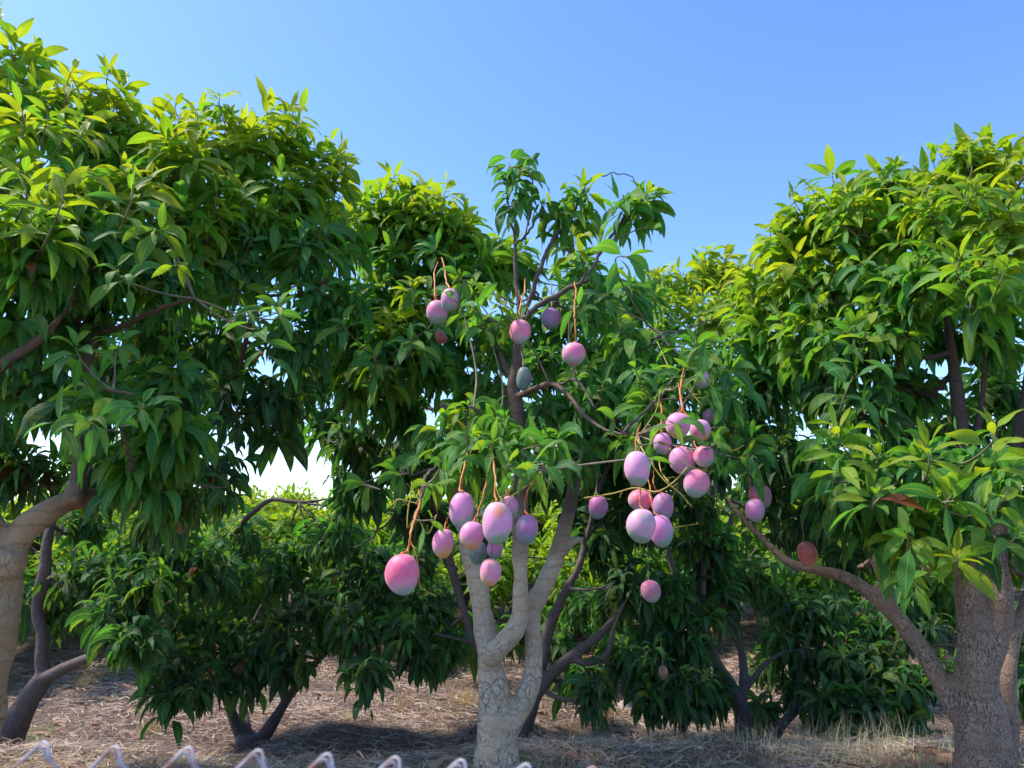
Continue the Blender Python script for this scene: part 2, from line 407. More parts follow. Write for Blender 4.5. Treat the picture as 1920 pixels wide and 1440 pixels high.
GREENG = straw_mat('green_grass', [(0.0, (0.12, 0.17, 0.04)), (0.6, (0.24, 0.30, 0.06)), (1.0, (0.42, 0.40, 0.14))])
GREYG = straw_mat('grey_grass', [(0.0, (0.25, 0.26, 0.15)), (0.6, (0.48, 0.45, 0.29)), (1.0, (0.66, 0.58, 0.40))])

def fan(n, y0, y1, spread=0.85):
    y = y0 + (y1 - y0) * rng.uniform(0, 1, n) ** 1.25
    x = rng.uniform(-spread, spread, n) * (y + 0.6)
    return np.column_stack([x, y])
xy = fan(120000, 3.4, 9.0)
keep = (np.sin(xy[:, 0] * 3.7 + 2 * np.sin(xy[:, 1] * 2.1)) + np.sin(xy[:, 1] * 4.3 + xy[:, 0] * 1.7) + rng.normal(0, .8, len(xy))) > -1.1
xy = np.vstack([xy[keep], fan(16000, 2.3, 3.5)])
blade_field('straw_litter', xy, rng.uniform(0.05, 0.20, len(xy)), rng.uniform(0.002, 0.005, len(xy)) * (0.6 + xy[:, 1] / 7), None, STRAW,
            'matted grey brown straw covering the orchard floor', flat=True)
xy = fan(22000, 2.4, 3.65)
blade_field('dry_grass', xy, rng.uniform(0.03, 0.095, len(xy)), rng.uniform(0.0015, 0.003, len(xy)), rng.uniform(0.5, 2.0, len(xy)), DRYG,
            'short yellow dry grass along the front edge')
def tufts(spots, n, ln, r):
    out = []; le = []
    for (px, Y, k) in spots:
        v = (px - 960) / F * Y * 1.06
        m_ = int(n * k); a = rng.normal(0, r * k, (m_, 2)); out.append(a + np.array([v, Y])); le.append(rng.uniform(0.4, 1, m_) * ln * k ** 0.5)
    return np.vstack(out), np.concatenate(le)
xy, le = tufts([(1110, 5.6, 1.4), (1060, 5.3, .9), (880, 5.6, 1.1), (780, 5.5, .8), (690, 5.2, .6), (110, 6.2, 1.1), (250, 6.0, .9), (560, 6.4, .8), (1200, 7.2, .9), (1290, 7.5, 1), (900, 6.8, .8), (370, 5.0, .7), (1480, 4.6, .8)], 160, 0.15, 0.055)
blade_field('grass_tufts', xy, le, rng.uniform(0.0015, 0.003, len(xy)), rng.uniform(0.1, 1.0, len(xy)), DRYG, 'small golden dry grass tufts scattered on the straw')
xy, le = tufts([(280, 3.75, 1.0), (225, 3.7, .5), (620, 3.8, .6), (150, 4.9, 1.1), (190, 5.0, .8), (655, 4.2, .5), (1430, 7.0, 1.4), (40, 3.9, .5)], 150, 0.13, 0.06)
blade_field('green_grass', xy, le, rng.uniform(0.002, 0.004, len(xy)), rng.uniform(0.1, 0.9, len(xy)), GREENG, 'patches of short green grass among the dry straw')
xy, le = tufts([(1000, 3.3, .6), (1090, 3.4, .5), (1400, 3.4, 1.0), (1470, 3.3, 1.2), (1540, 3.4, 1.3), (1600, 3.2, 1.5), (1660, 3.1, 1.6), (1720, 3.0, 1.6), (1780, 3.0, 1.3), (1340, 3.5, .8), (1270, 3.5, .7), (1900, 2.9, 1), (1190, 3.5, .6)], 130, 0.19, 0.10)
blade_field('tall_dry_grass', xy, le, rng.uniform(0.0012, 0.0028, len(xy)), rng.uniform(0.1, 1.3, len(xy)), GREYG, 'tall pale grey green grass at the foot of the brown trunk')

# ------------------------------------------------------------------ leaves
def leaves_mesh(name, base, d, n, Ln, Wd, droop, tone, rnd, parent, origin, segs=8):
    """many curved, folded mango leaves as one mesh"""
    M = len(base); K = segs + 1
    d = d / np.linalg.norm(d, axis=1)[:, None]
    n = n - d * (n * d).sum(1)[:, None]; n /= np.linalg.norm(n, axis=1)[:, None] + 1e-9
    s = np.cross(d, n)
    tt = np.linspace(0, 1, K)
    tb = np.clip((tt - 0.12) / 0.88, 0, 1)
    prof = np.sin(math.pi * tb ** 0.86) ** 0.85 * (1 - 0.22 * tb ** 3)
    prof = np.clip(prof, 0, 1); prof[0] = 0.05; prof[-1] = 0.02
    if tb[1] < 0.05: prof[1] = 0.07
    fold = rng.uniform(0.05, 0.60, M); wav = rng.uniform(0.0, 0.22, M); ph = rng.uniform(0, 6.28, M); fr = rng.uniform(7, 13, M)
    twist = rng.normal(0, 0.11, M)
    g = np.array([0, 0, -1.0])
    c = base.copy(); rows = []
    step = Ln / segs
    for i in range(K):
        w = (Wd * 0.5 * prof[i])
        f = fold * (0.6 + 0.6 * tt[i])
        wa = wav * np.sin(fr * tt[i] + ph) * w
        wb = wav * np.sin(fr * tt[i] + ph + 2.1) * w
        cf, sf = np.cos(f), np.sin(f)
        rows += [c - s * (w * cf)[:, None] + n * (w * sf + wa)[:, None], c, c + s * (w * cf)[:, None] + n * (w * sf + wb)[:, None]]
        c = c + d * step[:, None]
        k = droop * (0.45 + 1.2 * tt[i]) / segs
        d = d + g * k[:, None]; d /= np.linalg.norm(d, axis=1)[:, None]
        s = s - d * (s * d).sum(1)[:, None]; s /= np.linalg.norm(s, axis=1)[:, None]
        n = np.cross(s, d)
        s = s + n * twist[:, None]; s /= np.linalg.norm(s, axis=1)[:, None]; n = np.cross(s, d)
    V = np.stack(rows, 1).reshape(-1, 3)
    per = 3 * K; b = (np.arange(M) * per)[:, None]
    fc = []
    for i in range(segs):
        r0, r1 = 3 * i, 3 * i + 3
        fc += [b + np.array([r0, r0 + 1, r1 + 1, r1]), b + np.array([r0 + 1, r0 + 2, r1 + 2, r1 + 1])]
    Fq = np.concatenate(fc, 1).reshape(-1, 4)
    uv1 = np.array([[u, t] for t in tt for u in (0, 0.5, 1)])
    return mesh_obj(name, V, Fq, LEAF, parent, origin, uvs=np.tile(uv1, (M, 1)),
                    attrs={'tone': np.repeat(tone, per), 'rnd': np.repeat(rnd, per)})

class Whorls:
    def __init__(s): s.a = []
    def add(s, p, ax, size=0.16, tone=0.5, droop=1.5, nl=None, w=0.275):
        s.a.append((np.asarray(p, float), np.asarray(ax, float), size, tone, droop, nl or random.choice((6, 8, 9, 10, 11, 12, 13, 14, 15)), w))
    def build(s, name, parent, origin, segs=8):
        B, D, Nn, Ln, Wd, Dr, To, Rn = [], [], [], [], [], [], [], []
        for p, ax, size, tone, droop, nl, wr in s.a:
            ax = ax / np.linalg.norm(ax)
            ref = np.array([0, 0, 1.0]) if abs(ax[2]) < 0.9 else np.array([1.0, 0, 0])
            u = np.cross(ax, ref); u /= np.linalg.norm(u); v = np.cross(ax, u)
            i = np.arange(nl); q = (i + 0.5) / nl                    # 0 old (low) .. 1 young (tip)
            az = i * 2.39996 + random.uniform(0, 6.28) + rng.normal(0, 0.25, nl)
            inc = np.radians(98 - 62 * q ** 1.4 + rng.normal(0, 17, nl)); lg = random.choice((.045, .06, .12, .19))
            rad = np.cos(az)[:, None] * u + np.sin(az)[:, None] * v
            d = rad * np.sin(inc)[:, None] + ax * np.cos(inc)[:, None]
            nn = ax * np.sin(inc)[:, None] - rad * np.cos(inc)[:, None] + rng.normal(0, 0.16, (nl, 3))
            ln = size * (1.0 - 0.38 * q ** 2) * rng.uniform(0.75, 1.18, nl)
            B.append(p - ax * (lg * (1 - q) * size / 0.16)[:, None] + rng.normal(0, 0.002, (nl, 3)))
            D.append(d); Nn.append(nn); Ln.append(ln); Wd.append(ln * wr * rng.uniform(0.82, 1.2, nl))
            Dr.append(droop * (1.15 - 0.55 * q) * rng.uniform(0.6, 1.35, nl))
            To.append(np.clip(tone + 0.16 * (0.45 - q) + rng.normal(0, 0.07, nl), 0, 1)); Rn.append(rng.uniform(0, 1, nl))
        return leaves_mesh(name, np.vstack(B), np.vstack(D), np.vstack(Nn), np.concatenate(Ln), np.concatenate(Wd),
                           np.concatenate(Dr), np.concatenate(To), np.concatenate(Rn), parent, origin, segs)

def make_tree(label, limbs, clumps, bark, voxel=0.011, slim=1.0, heroes=(), thin=(), size=0.16, segs=8, group='mango trees of the orchard', zbase=None, dens=1.0, name='mango_tree', bare=()):
    """limbs: polylines [(px,py,Y,diam_px)...]; clumps: (px,py,Y,r_px,n,tone,hang)"""
    def conv(pl): return np.array([[*P(a, b, Y), 0.5 * w * PXS(b, Y)] for a, b, Y, w in pl])
    L0 = conv(limbs[0]); bx, by = L0[0, 0], L0[0, 1]
    base = np.array([bx, by, float(gz(bx, by))])
    root = empty(name, base); tag(root, label, 'tree', group)
    # continue the trunk to the ground
    polys = [conv(p) for p in limbs]
    for q_ in polys: q_[:, 3] *= slim
    if polys[0][0, 2] > base[2] - 0.02:
        st = polys[0][0].copy(); st[2] = base[2] - 0.12; st[3] *= 1.15
        polys[0] = np.vstack([st, polys[0]])
    T = Tubes(); nodes = []
    for pl in polys:
        c = catmull(pl, 7); T.add(c, 18, 0.17)
        nodes += [c[:, :4]]
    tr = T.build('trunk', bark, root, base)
    m = tr.modifiers.new('remesh', 'REMESH'); m.mode = 'VOXEL'; m.voxel_size = voxel; m.use_smooth_shade = True
    sm = tr.modifiers.new('smooth', 'SMOOTH'); sm.factor = 0.5; sm.iterations = 5
    nodes = np.vstack(nodes)
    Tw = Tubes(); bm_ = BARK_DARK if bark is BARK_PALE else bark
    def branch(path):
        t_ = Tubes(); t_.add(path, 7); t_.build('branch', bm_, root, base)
    for pl in thin:
        c = catmull(conv(pl), 5)
        # fine irregular wobble so a long twig is not a clean curve
        for i in range(1, len(c) - 1): c[i, :3] += rng.normal(0, 0.0028, 3)
        branch(c); nodes = np.vstack([nodes, c])
    Wh = Whorls()
    def nearest(q, nd):
        df = nd[:, :3] - q; dist = np.linalg.norm(df, axis=1)
        return int(np.argmin(dist + 1.2 * np.maximum(0, df[:, 2])))
    cl = []
    for (px, py, Y, r, n, tone, hang) in clumps:
        if hang <= .25 and Y < 4.1: py += 20
        cl.append((P(px, py, Y), r * PXS(py, Y), n, tone, hang))
    # nearest to the skeleton first
    rest = list(cl)
    while rest:
        best = min(range(len(rest)), key=lambda i: np.min(np.linalg.norm(nodes[:, :3] - rest[i][0], axis=1)))
        c, r, n, tone, hang = rest.pop(best)
        j = nearest(c, nodes); a = nodes[j]
        r0 = min(max(0.006, a[3] * 0.6), 0.016); dist = np.linalg.norm(c - a[:3])
        end = c - np.array([0, 0, 0.25 * r])
        mid = a[:3] * 0.5 + end * 0.5 + np.array([0, 0, -0.12 * dist]) + rng.normal(0, 0.05 * dist, 3)
        path = catmull([[*a[:3], r0], [*mid, r0 * 0.7], [*end, r0 * 0.42]], 7)
        for i in range(1, len(path) - 1): path[i, :3] += rng.normal(0, 0.004, 3)
        branch(path); nodes = np.vstack([nodes, path[3:]])
        sub = path[-4:]
        for _ in range(max(1, int(round(n * dens * (0.72 if hang <= 0.25 else 1.0))))):
            o = rng.normal(size=3); o /= np.linalg.norm(o); o[2] = o[2] * 0.9 + 0.12
            o[1] *= 1.0
            rr = r * (rng.uniform(0.3, 1.0) ** 0.6 if rng.uniform() < 0.82 else rng.uniform(1.0, 1.4))
            if hang <= 0.3 and random.random() < 0.30:
                o[2] = abs(o[2]) + 0.5; o /= np.linalg.norm(o); rr = r * random.uniform(1.05, 1.55)
            p = c + o * rr
            up = 0.95 - 0.75 * hang
            ax = o * (0.65 + 0.25 * hang) + np.array([0, 0, up]) + rng.normal(0, 0.18, 3)
            ax /= np.linalg.norm(ax)
            q = sub[random.randrange(len(sub))]
            ps = p - ax * 0.05
            md = (q[:3] + ps) / 2 - ax * 0.35 * np.linalg.norm(ps - q[:3]) * 0.5 + rng.normal(0, 0.012, 3)
            tw = catmull([[*q[:3], 0.0038], [*md, 0.003], [*ps, 0.0024], [*p, 0.0016]], 4)
            Tw.add(tw, 4, cap=False)
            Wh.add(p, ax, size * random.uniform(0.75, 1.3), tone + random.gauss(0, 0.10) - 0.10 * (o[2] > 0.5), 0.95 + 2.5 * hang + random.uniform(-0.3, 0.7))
    for h in heroes:
        px, py, Y, ax, nl, ln, tone, dr = h
        p = P(px, py, Y); j = nearest(p, nodes); a = nodes[j]
        axn = np.array(ax, float); axn /= np.linalg.norm(axn)
        ps = p - axn * 0.06; dist = np.linalg.norm(ps - a[:3])
        md = (a[:3] + ps) / 2 + rng.normal(0, 0.03 * dist, 3) - axn * 0.1 * dist
        Tw.add(catmull([[*a[:3], min(a[3], .005)], [*md, 0.0035], [*ps, 0.0026], [*p, 0.0018]], 6), 5, cap=False)
        Wh.add(p, axn, ln, tone, dr, nl, 0.29)
    if Tw.n: Tw.build('twigs', TWIG, root, base)['kind'] = 'stuff'
    Wh.build('crown', root, base, segs)
    return root, base, nodes

# ---- nearest left tree -------------------------------------------------
A_limbs = [
    [(-95, 1560, 2.6, 150), (-78, 1440, 2.6, 130), (-50, 1300, 2.6, 120), (-22, 1180, 2.6, 108), (-8, 1090, 2.6, 98), (0, 1010, 2.6, 88)],
    [(2, 1060, 2.6, 70), (45, 995, 2.6, 56), (105, 950, 2.62, 46), (150, 935, 2.68, 40), (210, 928, 2.8, 30), (270, 905, 2.95, 22), (330, 870, 3.1, 12)],
    [(-2, 1075, 2.57, 80), (22, 1030, 2.57, 74)],
    [(0, 1040, 2.6, 66), (-25, 970, 2.55, 52), (-50, 880, 2.5, 46), (-70, 740, 2.5, 40), (-60, 600, 2.55, 30), (-30, 460, 2.6, 22), (0, 320, 2.7, 14)],
    [(135, 945, 2.62, 42), (150, 880, 2.65, 32), (148, 790, 2.7, 28), (155, 700, 2.75, 25), (185, 620, 2.8, 22), (210, 520, 2.9, 18), (240, 420, 3.0, 13), (260, 320, 3.0, 9)],
    [(-65, 740, 2.5, 26), (10, 680, 2.5, 24), (70, 640, 2.5, 20), (120, 590, 2.5, 14)],
    [(330, 895, 2.9, 14), (430, 740, 3.3, 12), (470, 600, 3.2, 13), (500, 460, 3.3, 10)],
]
A_clumps = [(420, 700, 3.9, 80, 8, .8, .85), (260, 700, 3.8, 90, 9, .8, .85), (170, 690, 3.3, 55, 7, .75, .85), (250, 870, 2.6, 45, 5, .55, .9), (200, 900, 3.2, 45, 4, .75, .9), (320, 920, 3.1, 50, 6, .75, .9), (-20, 790, 3.0, 45, 4, .7, .9), (-20, 870, 3.2, 70, 8, .75, .9), (0, 680, 3.2, 70, 7, .7, .8), 
    # px, py, Y, r, n, tone, hang
    (30, 110, 3.0, 45, 5, .25, .15), (20, 180, 2.9, 80, 10, .3, .2), (110, 200, 2.9, 65, 9, .28, .2), (200, 200, 3.0, 62, 8, .26, .2), (230, 275, 3.0, 50, 5, .3, .3),
    (60, 290, 2.6, 100, 11, .22, .25), (180, 300, 2.9, 75, 9, .38, .4), (335, 262, 3.1, 50, 7, .26, .2), (400, 255, 3.2, 60, 8, .26, .2), (345, 330, 2.9, 80, 10, .28, .3),
    (450, 290, 3.2, 75, 9, .28, .3), (520, 240, 3.3, 55, 7, .22, .2), (585, 300, 3.4, 55, 8, .26, .25), (630, 330, 3.4, 34, 4, .24, .25), (560, 370, 3.3, 75, 10, .32, .4), (470, 390, 3.1, 80, 10, .36, .45),
    (370, 430, 2.9, 80, 9, .38, .5), (250, 390, 2.7, 85, 9, .32, .4), (120, 400, 2.5, 80, 8, .22, .5), (20, 420, 2.3, 75, 7, .22, .5), (60, 480, 2.3, 70, 6, .42, .7), (170, 480, 2.5, 75, 8, .45, .7),
    (300, 500, 2.8, 75, 8, .48, .75), (430, 500, 3.1, 80, 9, .52, .7), (560, 470, 3.2, 75, 9, .45, .6), (640, 440, 3.4, 55, 7, .4, .5), (610, 540, 3.2, 65, 8, .48, .6),
    (30, 590, 2.6, 80, 7, .6, .8), (140, 590, 2.8, 80, 7, .6, .8), (300, 600, 3.3, 80, 8, .7, .8), (430, 640, 3.4, 80, 8, .75, .85), (560, 640, 3.3, 60, 7, .65, .8),
    (60, 720, 2.6, 70, 5, .68, .9), (180, 750, 2.4, 55, 4, .55, .9), (300, 720, 2.7, 60, 6, .52, .85), (330, 810, 2.6, 50, 5, .48, .9), (450, 760, 3.3, 70, 7, .78, .9), (540, 740, 3.4, 50, 5, .78, .9),
    (70, 890, 3.2, 60, 5, .8, .9), (410, 890, 3.4, 60, 8, .82, .9), (320, 960, 3.5, 50, 4, .8, .9), (520, 810, 3.5, 30, 3, .8, .9),
    (-90, 300, 2.7, 120, 12, .3, .3), (-120, 520, 2.6, 120, 10, .5, .5), (-140, 120, 3.0, 110, 10, .3, .3), (-110, 760, 2.8, 110, 7, .7, .8),
    (250, 400, 3.7, 150, 18, .6, .5), (450, 520, 3.8, 150, 18, .7, .6), (100, 500, 3.5, 140, 16, .65, .6),
]
A_heroes = [
    (465, 590, 2.45, (-.2, -.6, .6), 9, .155, .46, 1.2), (520, 575, 2.5, (.3, -.7, .5), 8, .13, .42, 1.4),
    (95, 790, 2.05, (-.2, -.5, .2), 6, .14, .42, 2.6), (175, 790, 2.05, (.2, -.5, .1), 6, .145, .40, 3.0), (265, 760, 2.1, (.3, -.5, .5), 7, .12, .40, 2.0),
    (140, 650, 2.2, (-.1, -.5, .5), 8, .13, .45, 2.4), (225, 640, 2.3, (.4, -.5, .5), 7, .13, .48, 2.2), (40, 330, 2.15, (-.1, -.4, .8), 10, .165, .15, 1.1),
    (120, 350, 2.1, (.3, -.4, .8), 9, .155, .15, 1.2), (245, 340, 2.3, (.1, -.5, .8), 11, .15, .42, 1.1), (510, 190, 3.3, (0, -.1, 1), 9, .17, .12, .6), (25, 75, 3.0, (-.3, 0, 1), 7, .17, .2, .6),
    (330, 190, 3.1, (-.1, 0, 1), 8, .13, .18, .4), (205, 130, 3.0, (.1, 0, 1), 9, .14, .2, .6), (645, 290, 3.4, (.7, 0, .7), 10, .17, .2, .9), (290, 430, 2.3, (.1, -.4, -.1), 7, .155, .24, 2.8),
    (330, 500, 2.3, (.2, -.3, -.3), 5, .12, .22, 3.0), (215, 500, 2.2, (0, -.5, .2), 7, .14, .45, 2.8), (420, 890, 2.8, (0, -.3, .3), 8, .13, .75, 3.0),
]
A_thin = [[(180, 628, 2.8, 12), (230, 612, 2.7, 11), (280, 588, 2.6, 10), (335, 568, 2.55, 7), (365, 560, 2.5, 5)],
          [(255, 925, 2.75, 14), (250, 880, 2.5, 9), (240, 840, 2.3, 6), (225, 800, 2.2, 4)],
          [(150, 870, 2.66, 12), (125, 800, 2.4, 8), (110, 790, 2.2, 5)], [(148, 760, 2.7, 12), (190, 730, 2.4, 8), (250, 740, 2.2, 5)]]
A = make_tree('largest tan barked mango tree cut off by the left edge of the photo', A_limbs, A_clumps, BARK_TAN, heroes=A_heroes, thin=A_thin, dens=1.9, slim=0.92, size=0.156)

# ---- dark low tree behind it on the left --------------------------------
B_limbs = [
    [(5, 1450, 4.2, 70), (15, 1390, 4.2, 56), (45, 1325, 4.2, 42), (82, 1270, 4.2, 34)],
    [(84, 1275, 4.2, 27), (78, 1235, 4.2, 24), (80, 1190, 4.2, 22), (70, 1140, 4.2, 22), (84, 1070, 4.2, 24), (90, 1010, 4.2, 18), (120, 900, 4.3, 12)],
    [(78, 1275, 4.2, 24), (130, 1248, 4.1, 20), (178, 1228, 4.0, 17), (215, 1200, 4.0, 12), (270, 1160, 4.0, 8), (330, 1120, 4.0, 6)],
]
B_clumps = [(90, 1130, 4.5, 60, 8, .85, .95), (180, 1080, 4.3, 65, 9, .8, .95), (270, 1110, 4.1, 60, 9, .8, .95), (200, 1160, 4.0, 30, 3, .75, .95), (250, 1200, 3.9, 32, 4, .8, .95), (300, 1020, 4.4, 60, 8, .8, .9),
            (150, 980, 4.6, 60, 5, .7, .9), (380, 1060, 4.4, 60, 8, .82, .9), (-60, 1050, 4.4, 90, 9, .8, .9), (200, 860, 4.6, 70, 6, .8, .8), (350, 760, 4.7, 70, 6, .8, .8), (300, 900, 4.6, 60, 5, .8, .8)]
make_tree('dark limbed mango tree right behind the tan trunk, one limb bent right', B_limbs, B_clumps, BARK_DARK, size=0.17, segs=6, dens=2.2)

# ---- small V shaped tree left of centre ---------------------------------
C_limbs = [
    [(470, 1440, 4.9, 70), (470, 1395, 4.9, 62), (472, 1375, 4.9, 46)],
    [(455, 1390, 4.9, 26), (438, 1345, 4.9, 20), (422, 1300, 4.9, 17), (425, 1240, 4.9, 14), (440, 1160, 4.9, 12), (450, 1080, 5.0, 9)],
    [(488, 1390, 4.9, 28), (520, 1342, 4.9, 21), (546, 1300, 4.9, 18), (590, 1245, 4.9, 14), (640, 1190, 4.9, 12), (680, 1120, 5.0, 8)],
    [(465, 1380, 4.9, 18), (450, 1250, 5.2, 14), (500, 1120, 5.2, 10), (560, 1040, 5.2, 8)],
]
C_clumps = [(330, 1250, 4.5, 50, 7, .9, .95), (390, 1270, 4.5, 45, 7, .9, .95), (310, 1300, 4.4, 28, 4, .85, .95), (460, 1250, 4.7, 55, 8, .88, .95), (540, 1240, 4.7, 50, 8, .9, .95), (500, 1180, 4.8, 60, 9, .85, .95),
            (400, 1180, 4.8, 60, 9, .85, .95), (590, 1170, 4.8, 55, 9, .85, .95), (670, 1190, 4.6, 45, 7, .85, .95), (690, 1260, 4.5, 32, 5, .85, .95), (640, 1110, 4.9, 60, 10, .8, .95), (540, 1080, 4.9, 60, 10, .8, .9), (440, 1080, 5.0, 60, 10, .8, .9),
            (720, 1120, 4.8, 50, 8, .8, .95), (570, 1030, 5.0, 40, 5, .65, .8), (450, 1000, 5.0, 50, 6, .8, .9), (640, 1010, 5.0, 45, 7, .75, .9), (750, 1180, 4.6, 40, 6, .85, .95), (340, 1170, 4.8, 40, 6, .85, .9), (800, 1120, 4.9, 45, 6, .8, .9), (700, 1050, 5.0, 45, 6, .8, .9),
            (780, 1040, 5.0, 45, 6, .8, .9), (790, 1230, 4.7, 35, 5, .82, .95)]
C_thin = [[(440, 1000, 4.9, 12), (500, 940, 4.7, 9), (560, 942, 4.6, 7), (620, 936, 4.6, 3)], [(560, 942, 4.6, 5), (590, 975, 4.55, 3)], [(560, 942, 4.6, 5), (575, 990, 4.55, 3)], [(560, 942, 4.6, 5), (545, 985, 4.6, 3)], [(560, 942, 4.6, 5), (615, 950, 4.55, 3)]]
make_tree('small mango tree with two thin dark stems forming a V from a stump', C_limbs, C_clumps, BARK_DARK, size=0.17, segs=6, thin=C_thin, dens=1.6)

# ---- tree behind the centre one ----------------------------------------
E_limbs = [
    [(962, 1470, 4.4, 44), (972, 1420, 4.4, 34), (982, 1370, 4.4, 30), (1000, 1310, 4.4, 28), (1028, 1272, 4.4, 27)],
    [(1024, 1275, 4.4, 26), (1062, 1238, 4.4, 22), (1100, 1210, 4.4, 19), (1132, 1182, 4.4, 15), (1165, 1140, 4.4, 10), (1200, 1080, 4.5, 7)],
    [(1070, 1235, 4.4, 16), (1105, 1243, 4.35, 13), (1138, 1225, 4.3, 12), (1150, 1180, 4.3, 9), (1170, 1130, 4.3, 6)],
    [(1005, 1310, 4.4, 22), (1020, 1220, 4.5, 22), (1036, 1160, 4.5, 21), (1062, 1105, 4.5, 17), (1086, 1060, 4.5, 14), (1105, 990, 4.5, 12), (1130, 900, 4.5, 10), (1200, 760, 4.6, 8)],
    [(970, 1360, 4.4, 22), (930, 1270, 4.5, 20), (892, 1210, 4.5, 15), (868, 1140, 4.5, 14), (830, 1000, 4.5, 20), (800, 860, 4.4, 22), (780, 740, 4.3, 24), (776, 640, 4.3, 18), (770, 520, 4.2, 12), (760, 430, 4.1, 9)],
    [(888, 1205, 4.5, 10), (850, 1196, 4.4, 8), (812, 1188, 4.3, 7)], [(1058, 1105, 4.5, 9), (1110, 1105, 4.4, 7), (1150, 1095, 4.4, 5)],
]
E_clumps = [(1345, 880, 5.0, 42, 7, .85, .9), (1300, 960, 5.1, 42, 6, .85, .9), (1120, 860, 5.0, 42, 6, .85, .9), (1060, 900, 5.1, 42, 5, .85, .9), (1400, 930, 5.2, 36, 4, .85, .9), (1170, 900, 5.0, 40, 6, .85, .9), (830, 1210, 5.0, 38, 5, .75, .95), (880, 1190, 5.3, 36, 5, .7, .95), (955, 1190, 5.3, 34, 5, .7, .95), (790, 1170, 5.2, 36, 5, .75, .95), (1050, 1200, 5.4, 34, 5, .7, .95), (590, 700, 4.6, 45, 6, .8, .9), (610, 800, 4.6, 45, 6, .8, .9), (550, 770, 4.8, 40, 4, .8, .9), (1130, 880, 4.7, 50, 7, .85, .9), (1090, 960, 4.8, 45, 5, .85, .9), (1010, 900, 4.8, 45, 6, .85, .9), (940, 950, 4.9, 45, 5, .8, .9), (1020, 760, 4.6, 45, 6, .8, .8), (900, 1010, 5.0, 40, 4, .8, .9), (830, 1130, 5.2, 45, 6, .8, .9), (1080, 1130, 5.2, 40, 5, .75, .9), (1030, 680, 4.5, 45, 6, .75, .8), (720, 380, 4.0, 42, 7, .25, .2), (775, 375, 4.0, 50, 9, .24, .2), (700, 440, 4.0, 55, 9, .32, .35), (800, 430, 3.9, 60, 11, .28, .3), (850, 440, 3.9, 45, 7, .3, .3), (760, 500, 3.9, 65, 10, .4, .4), (860, 520, 3.8, 60, 9, .45, .55),
            (700, 560, 3.8, 60, 9, .42, .5), (780, 590, 3.7, 60, 9, .45, .5), (660, 620, 3.7, 50, 8, .42, .55), (720, 660, 3.6, 55, 9, .42, .6), (800, 680, 3.7, 55, 8, .45, .6), (680, 720, 3.7, 45, 6, .45, .75), (740, 760, 3.9, 55, 7, .65, .85),
            (660, 820, 4.2, 50, 7, .8, .9), (760, 850, 4.3, 60, 9, .8, .9), (680, 920, 4.3, 55, 8, .82, .9), (790, 960, 4.5, 55, 8, .85, .9), (860, 640, 4.2, 60, 8, .65, .7), (880, 740, 4.2, 60, 8, .7, .8), (920, 470, 4.0, 45, 7, .38, .4), (980, 500, 4.2, 40, 6, .45, .4),
            (1080, 520, 4.3, 50, 7, .45, .4), (1130, 640, 4.0, 60, 9, .52, .6), (1170, 560, 4.2, 55, 8, .5, .5), (1060, 600, 4.3, 55, 7, .6, .6), (1110, 730, 4.0, 55, 8, .6, .7), (1060, 800, 4.3, 50, 6, .8, .8), (1160, 800, 4.3, 60, 8, .8, .85), (1220, 700, 4.3, 60, 8, .7, .8),
            (1130, 1010, 4.6, 50, 6, .85, .9), (1200, 960, 4.6, 60, 9, .85, .9), (1180, 1100, 4.5, 50, 7, .85, .95), (1240, 1170, 4.6, 55, 8, .85, .95), (1120, 1300, 4.3, 26, 4, .85, .95), (1090, 1260, 4.6, 28, 4, .85, .95), (1170, 1230, 4.5, 40, 6, .85, .95),
            (620, 1000, 4.6, 45, 6, .8, .9), (880, 860, 4.4, 60, 8, .8, .9), (960, 640, 4.4, 50, 6, .7, .7), (1260, 860, 4.5, 60, 8, .8, .9)]
E_heroes = [(700, 660, 3.0, (0, -.5, .3), 8, .14, .42, 2.3), (770, 640, 3.0, (.1, -.5, .6), 9, .14, .42, 1.8), (640, 600, 3.0, (-.3, -.5, .6), 9, .15, .42, 1.6), (810, 590, 3.0, (.2, -.4, .6), 8, .13, .42, 1.5),
            (730, 325, 4.0, (-.1, 0, 1), 6, .18, .2, .6), (1130, 720, 3.0, (0, -.5, .3), 7, .15, .5, 2.6), (655, 370, 4.1, (-.5, 0, .6), 7, .2, .28, 1.2)]
make_tree('dark mango tree hidden behind the pale trunk, its crown rising left of the bare twigs', E_limbs, E_clumps, BARK_DARK, size=0.175, segs=6, heroes=E_heroes, dens=1.95)

